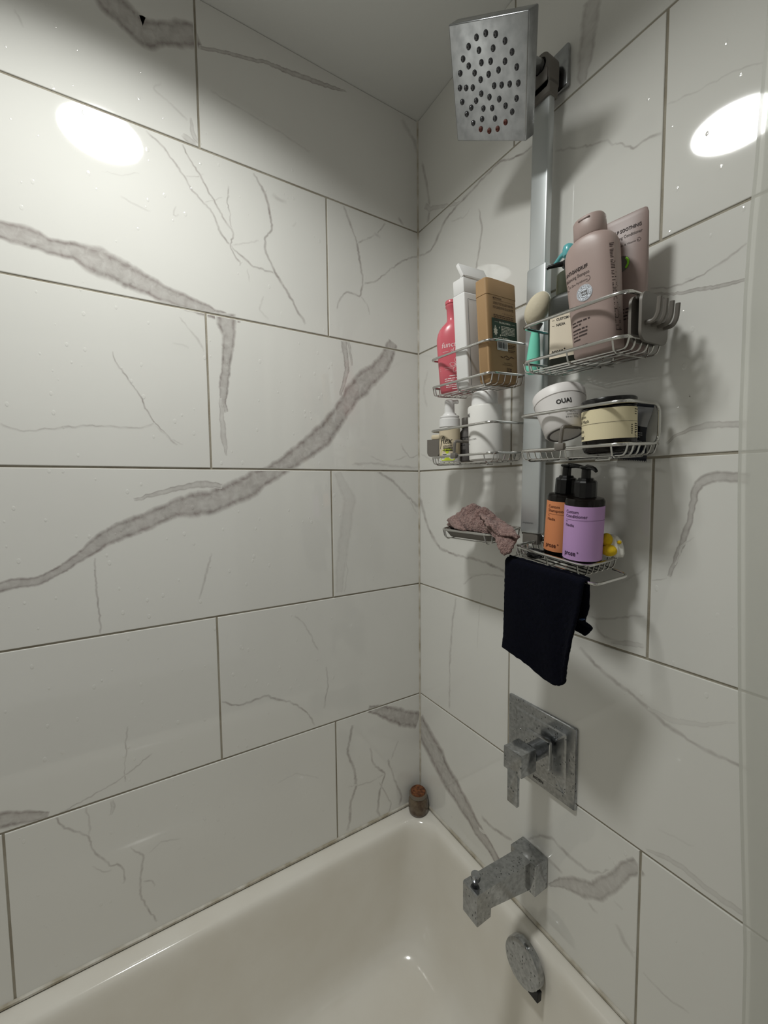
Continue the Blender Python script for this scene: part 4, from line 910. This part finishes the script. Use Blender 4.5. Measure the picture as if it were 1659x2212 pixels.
# --- rose washcloth crumpled on the soap tray
def cloth_noise(p, s, a): return Vector((noise.noise(p*s), noise.noise(p*s+Vector((7, 3, 1))), noise.noise(p*s+Vector((2, 9, 5)))))*a
m = MB(); NS, NA = 72, 48; rings = []
A = Vector((.207, -.066, 1.2385)); Bv = Vector((.398, -.078, 1.232))
hts = [(0, .004), (.06, .018), (.15, .027), (.28, .037), (.38, .043), (.42, .041), (.455, .034), (.50, .039), (.62, .034), (.78, .022), (.9, .012), (1, .003)]
def hgt(s):
    for (a, ha), (b, hb) in zip(hts, hts[1:]):
        if a <= s <= b: return ha+(hb-ha)*(s-a)/(b-a)
    return 0
for i in range(NS+1):
    s = i/NS; base = A.lerp(Bv, s); H = hgt(s); W = .027*(math.sin(pi*min(1, .12+s*.95)))**.5; r = []
    for k in range(NA):
        a = 2*pi*k/NA; ca, sa = math.cos(a), math.sin(a)
        fw_ = math.sin(s*36-ca*2.8+.6); fold = .0085*(abs(fw_)**.6*(1 if fw_ > 0 else -1))*max(0, sa)*(1 if .2 < s < .72 else .35)
        z = (H+fold)*max(0, sa)**.85 if sa > 0 else -.004*abs(sa)
        pt = base+Vector((.012*ca*(.5-s)*-1, -W*ca*-1 if False else W*ca, z)); r.append(pt+cloth_noise(pt, 90, .0020)+cloth_noise(pt, 330, .0014))
    rings.append(r)
loft(m, rings)
def sheet(mb, f, nu, nv, th):
    """a cloth sheet of real thickness from a parametric surface"""
    G = [[f(i/nu, j/nv) for i in range(nu+1)] for j in range(nv+1)]; front = []; backv = []
    for j in range(nv+1):
        for i in range(nu+1):
            du = G[j][min(i+1, nu)]-G[j][max(i-1, 0)]; dv = G[min(j+1, nv)][i]-G[max(j-1, 0)][i]; n = du.cross(dv); n = n.normalized() if n.length > 0 else Vector((0, -1, 0))
            edge_ = 1 if 0 < i < nu and 0 < j < nv else .35
            front.append(G[j][i]+n*th/2*edge_); backv.append(G[j][i]-n*th/2*edge_)
    b = len(front); W = nu+1; fs = [(j*W+i, j*W+i+1, (j+1)*W+i+1, (j+1)*W+i) for j in range(nv) for i in range(nu)]; fs += [tuple(q+b for q in reversed(f)) for f in fs]
    per = [i for i in range(W)] + [j*W+nu for j in range(1, nv+1)] + [nv*W+i for i in range(nu-1, -1, -1)] + [j*W for j in range(nv-1, 0, -1)]
    fs += [(per[(k+1) % len(per)], per[k], per[k]+b, per[(k+1) % len(per)]+b) for k in range(len(per))]
    mb.add(front+backv, fs)
# the tail: a corner of the cloth that spills over the rim at the front right
T0, T1, T2 = Vector((0.3402, -0.0980, 1.2455)), Vector((0.4050, -0.0800, 1.2316)), Vector((0.4095, -0.1220, 1.2050))
Tm = Vector((0.3944, -0.1240, 1.2314)); Tr = Vector((0.4259, -0.1160, 1.2239))
def tail(u, v):
    top = T0.lerp(T1, u)+Vector((0, -.006*math.sin(pi*u), .008*math.sin(pi*u))); mid = Tm.lerp(Tr, u)+Vector((0, -.005*math.sin(2*pi*u), 0)); end = T2+Vector((.012*(u-.4), .004*(u-.5), .006*abs(u-.35)))
    q = top*(1-v)**2+mid*2*v*(1-v)+end*v*v; return q+cloth_noise(q, 120, .0022)+cloth_noise(q, 350, .0012)
sheet(m, tail, 30, 34, .006)
F00, F10, F01, F11 = Vector((0.2997, -0.0800, 1.2650)), Vector((0.3726, -0.0720, 1.2448)), Vector((0.3684, -0.1220, 1.2476)), Vector((0.4214, -0.1040, 1.2303))
def flap(u, v):
    q = F00.lerp(F10, u).lerp(F01.lerp(F11, u), v); q = q+Vector((0, -.004*math.sin(pi*u)*v, .007*math.sin(pi*v)+.004*math.sin(u*9)*v)); return q+cloth_noise(q, 110, .0025)+cloth_noise(q, 350, .0012)
sheet(m, flap, 36, 22, .006)
E0, E1 = Vector((0.2272, -0.0920, 1.2498)), Vector((0.2912, -0.1050, 1.2346))
def cuff(u, v):
    q = Vector((0.2441, -0.0850, 1.2622)).lerp(Vector((0.3010, -0.1080, 1.2348)), u).lerp(Vector((0.2195, -0.0880, 1.2490)).lerp(Vector((0.2668, -0.1050, 1.2362)), u), v); return q+Vector((0, -.004*math.sin(pi*v), 0))+cloth_noise(q, 160, .0012)
sheet(m, cuff, 20, 16, .006)
tag(m.build('washcloth', 'terry_rose', smooth=70), 'crumpled dusty rose washcloth lying on the grey soap tray', 'washcloth')

# --- navy towel over the bar
m = MB(); L0, L1 = bar[1].lerp(bar[2], .0), bar[1].lerp(bar[2], .925)
lp = [Vector(q) for q in ((0.4003, -0.1070, 1.1941), (0.3970, -0.1060, 1.1259), (0.3903, -0.1000, 1.0559), (0.3855, -0.0980, 1.0343))]
rp = [Vector(q) for q in ((0.5670, -0.1300, 1.1850), (0.5566, -0.1280, 1.1398), (0.5409, -0.1240, 1.0905), (0.5252, -0.1180, 1.0336))]
bp_ = [Vector(q) for q in ((0.3855, -0.0980, 1.0343), (0.4388, -0.1050, 1.0279), (0.4751, -0.1120, 1.0115), (0.4979, -0.1160, 1.0108), (0.5132, -0.1170, 1.0139), (0.5232, -0.1180, 1.0227), (0.5252, -0.1180, 1.0336))]
def pl(P, t):
    x = t*(len(P)-1); i = min(int(x), len(P)-2); f = x-i; return P[i].lerp(P[i+1], f)
def smooth_pl(P, t): return (pl(P, max(0, t-.06))+pl(P, t)*2+pl(P, min(1, t+.06)))/4
def towel_front(u, v):
    top = L0.lerp(L1, u)+Vector((0, -.0060, .0066)); bot = smooth_pl(bp_, u); left = smooth_pl(lp, v); right = smooth_pl(rp, v)
    q = left.lerp(right, u)+top.lerp(bot, v)-(lp[0].lerp(rp[0], u).lerp(lp[-1].lerp(rp[-1], u), v))
    fold = -.0055*math.sin(u*6.5+v*1.2)*v-.003*math.sin(u*13+.5)*v
    arc = max(0, 1-v/.05); back = Vector((0, .0060*arc**2, -.0001*arc**2)); return q+Vector((0, fold, 0))+back+cloth_noise(q, 260, .0009)
sheet(m, towel_front, 56, 60, .0055)
def towel_back(u, v):
    top = L0.lerp(L1, u)+Vector((0, .0052, .0066)); e = smooth_pl([Vector(q) for q in ((0.5634, -0.1230, 1.1826), (0.5560, -0.1120, 1.1469), (0.5451, -0.1050, 1.1223), (0.5526, -0.0950, 1.1137), (0.5394, -0.0950, 1.0971))], v)
    bl = L0+Vector((.004, .012, -.085)); lft = L0.lerp(bl, v); q = lft.lerp(e, u**1.0)+Vector((0, .010*math.sin(pi*v)*(1-u), .010*u*(1-u))); q = q if v > 0 else top
    return q+cloth_noise(q, 200, .0012)+Vector((0, .004*math.sin(u*9)*v, 0))
sheet(m, towel_back, 40, 30, .005)
tw = m.build('hand_towel', 'terry_navy', smooth=70); tag(tw, 'dark navy towel hanging from the bar under the low basket', 'towel')
tg = MB(); rbox(tg, tuple(Vector((0.5429, -0.1120, 1.1319))+Vector((0, -.003, -.004))), tuple(Vector((0.5485, -0.1080, 1.1225))+Vector((0, .001, .007))), .0008, 1)
o = tg.build('tag', 'tag_blue', None); o.parent = tw

# ------------------------------------------------------------------ bath valve, spout, overflow
vt = thing('shower_valve', (.397, -.004, .813), 'square chrome valve trim with a blade lever below the navy towel', 'faucet')
m = MB()
def sq(c, h, y, r=.003): return [(x, y, z) for x, z, _ in rrect(c[0]-h, c[0]+h, c[1]-h, c[1]+h, r, 0, 3)]
VC = (.3965, .8128); loft(m, [sq(VC, .0765, -.0003), sq(VC, .0765, -.0045), sq(VC, .0752, -.0060), sq(VC, .0575, -.0060), sq(VC, .0545, -.0075), sq(VC, .0300, -.0095), sq(VC, .0295, -.0095)], True, False); m.f = [tuple(reversed(f)) for f in m.f]
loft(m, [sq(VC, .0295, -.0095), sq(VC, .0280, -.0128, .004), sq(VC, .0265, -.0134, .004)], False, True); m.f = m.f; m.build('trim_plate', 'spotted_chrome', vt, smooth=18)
m = MB(); tube(m, [(VC[0]+.001, -.0128, VC[1]+.001), (VC[0]+.001, -.0345, VC[1]+.001), (VC[0]+.001, -.035, VC[1]+.001), (VC[0]+.001, -.0435, VC[1]+.001)], [.0165, .0165, .0125, .0125], 28); m.build('stem', 'chrome', vt)
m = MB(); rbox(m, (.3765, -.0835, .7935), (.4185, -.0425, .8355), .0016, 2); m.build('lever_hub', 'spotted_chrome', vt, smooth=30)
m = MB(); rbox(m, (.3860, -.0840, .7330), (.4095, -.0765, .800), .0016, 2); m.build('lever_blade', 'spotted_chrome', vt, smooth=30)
Decal().text('MOEN', .3830, .7455, .0075, bold=.0002, width=.0230).build('lettering', 'grey_ink', vt, lambda u, v: Vector((u, -.0064, v)))

st_ = thing('tub_spout', (.386, 0, .57), 'boxy chrome tub spout with a diverter knob over the bathtub', 'faucet')
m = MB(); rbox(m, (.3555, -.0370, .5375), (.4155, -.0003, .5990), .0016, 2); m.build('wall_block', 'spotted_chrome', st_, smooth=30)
m = MB(); prof = [(-.0365, .5985), (-.1745, .6085), (-.1765, .6065), (-.1765, .5515), (-.1745, .5495), (-.1425, .5505), (-.1415, .5665), (-.0365, .5430)]
n = len(prof); x0, x1 = .3685, .4035
m.add([(x0, y, z) for y, z in prof]+[(x1, y, z) for y, z in prof], [tuple(range(n)), tuple(reversed(range(n, 2*n)))]+[(i, i+n, (i+1) % n+n, (i+1) % n) for i in range(n)])
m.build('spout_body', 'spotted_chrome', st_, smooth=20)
m = MB(); lathe(m, [(.0035, .604), (.0035, .613), (.0075, .6135), (.0085, .616), (.0085, .6235), (.007, .6255)], 20, True, True, .3835, -.160); m.build('diverter_knob', 'chrome', st_, smooth=35)
m = MB(); OM = Matrix.Translation((.4010, -.0405, .3975)) @ Matrix.Rotation(math.radians(-5), 4, 'X')
lathe(m, [(.032, .0), (.0405, .001), (.0405, .0125), (.0395, .0150), (.036, .0165), (.030, .0170), (.002, .0172)], 48); m.v = [tuple(OM @ Vector((x, -z, y))) for x, y, z in m.v]
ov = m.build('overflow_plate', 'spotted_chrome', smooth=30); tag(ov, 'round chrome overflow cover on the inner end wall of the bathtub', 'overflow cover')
m = MB(); rbox(m, (.018, -.0155, -.036), (.040, -.004, -.018), .001, 1, OM @ Matrix.Rotation(math.radians(0), 4, 'Y')); o = m.build('drain_slot', 'dark_gap', None); o.parent = ov

# ------------------------------------------------------------------ corked jar in the corner of the tub deck
J = (.0310, -.0310); TZ = TUB_Z-.003
t = thing('corked_jar', (J[0], J[1], TZ), 'small smoky glass jar with a cork standing in the tub corner', 'jar')
m = MB(); lathe(m, [(.021, TZ+.0003), (.0245, TZ+.002), (.0262, TZ+.008), (.0266, TZ+.026), (.0258, TZ+.036), (.0238, TZ+.042), (.0222, TZ+.045)], 40, True, True, *J); m.build('glass_body', 'smoky_glass', t, smooth=50)
m = MB(); lathe(m, [(.0222, TZ+.045), (.0236, TZ+.0465), (.0242, TZ+.050), (.0240, TZ+.054), (.0228, TZ+.0555), (.0205, TZ+.0555)], 40, False, True, *J); m.build('rim', 'glass_rim', t, smooth=50)
m = MB(); lathe(m, [(.0202, TZ+.050), (.0200, TZ+.0595), (.0188, TZ+.0610)], 40, True, True, *J); m.build('cork', 'cork', t, smooth=40)
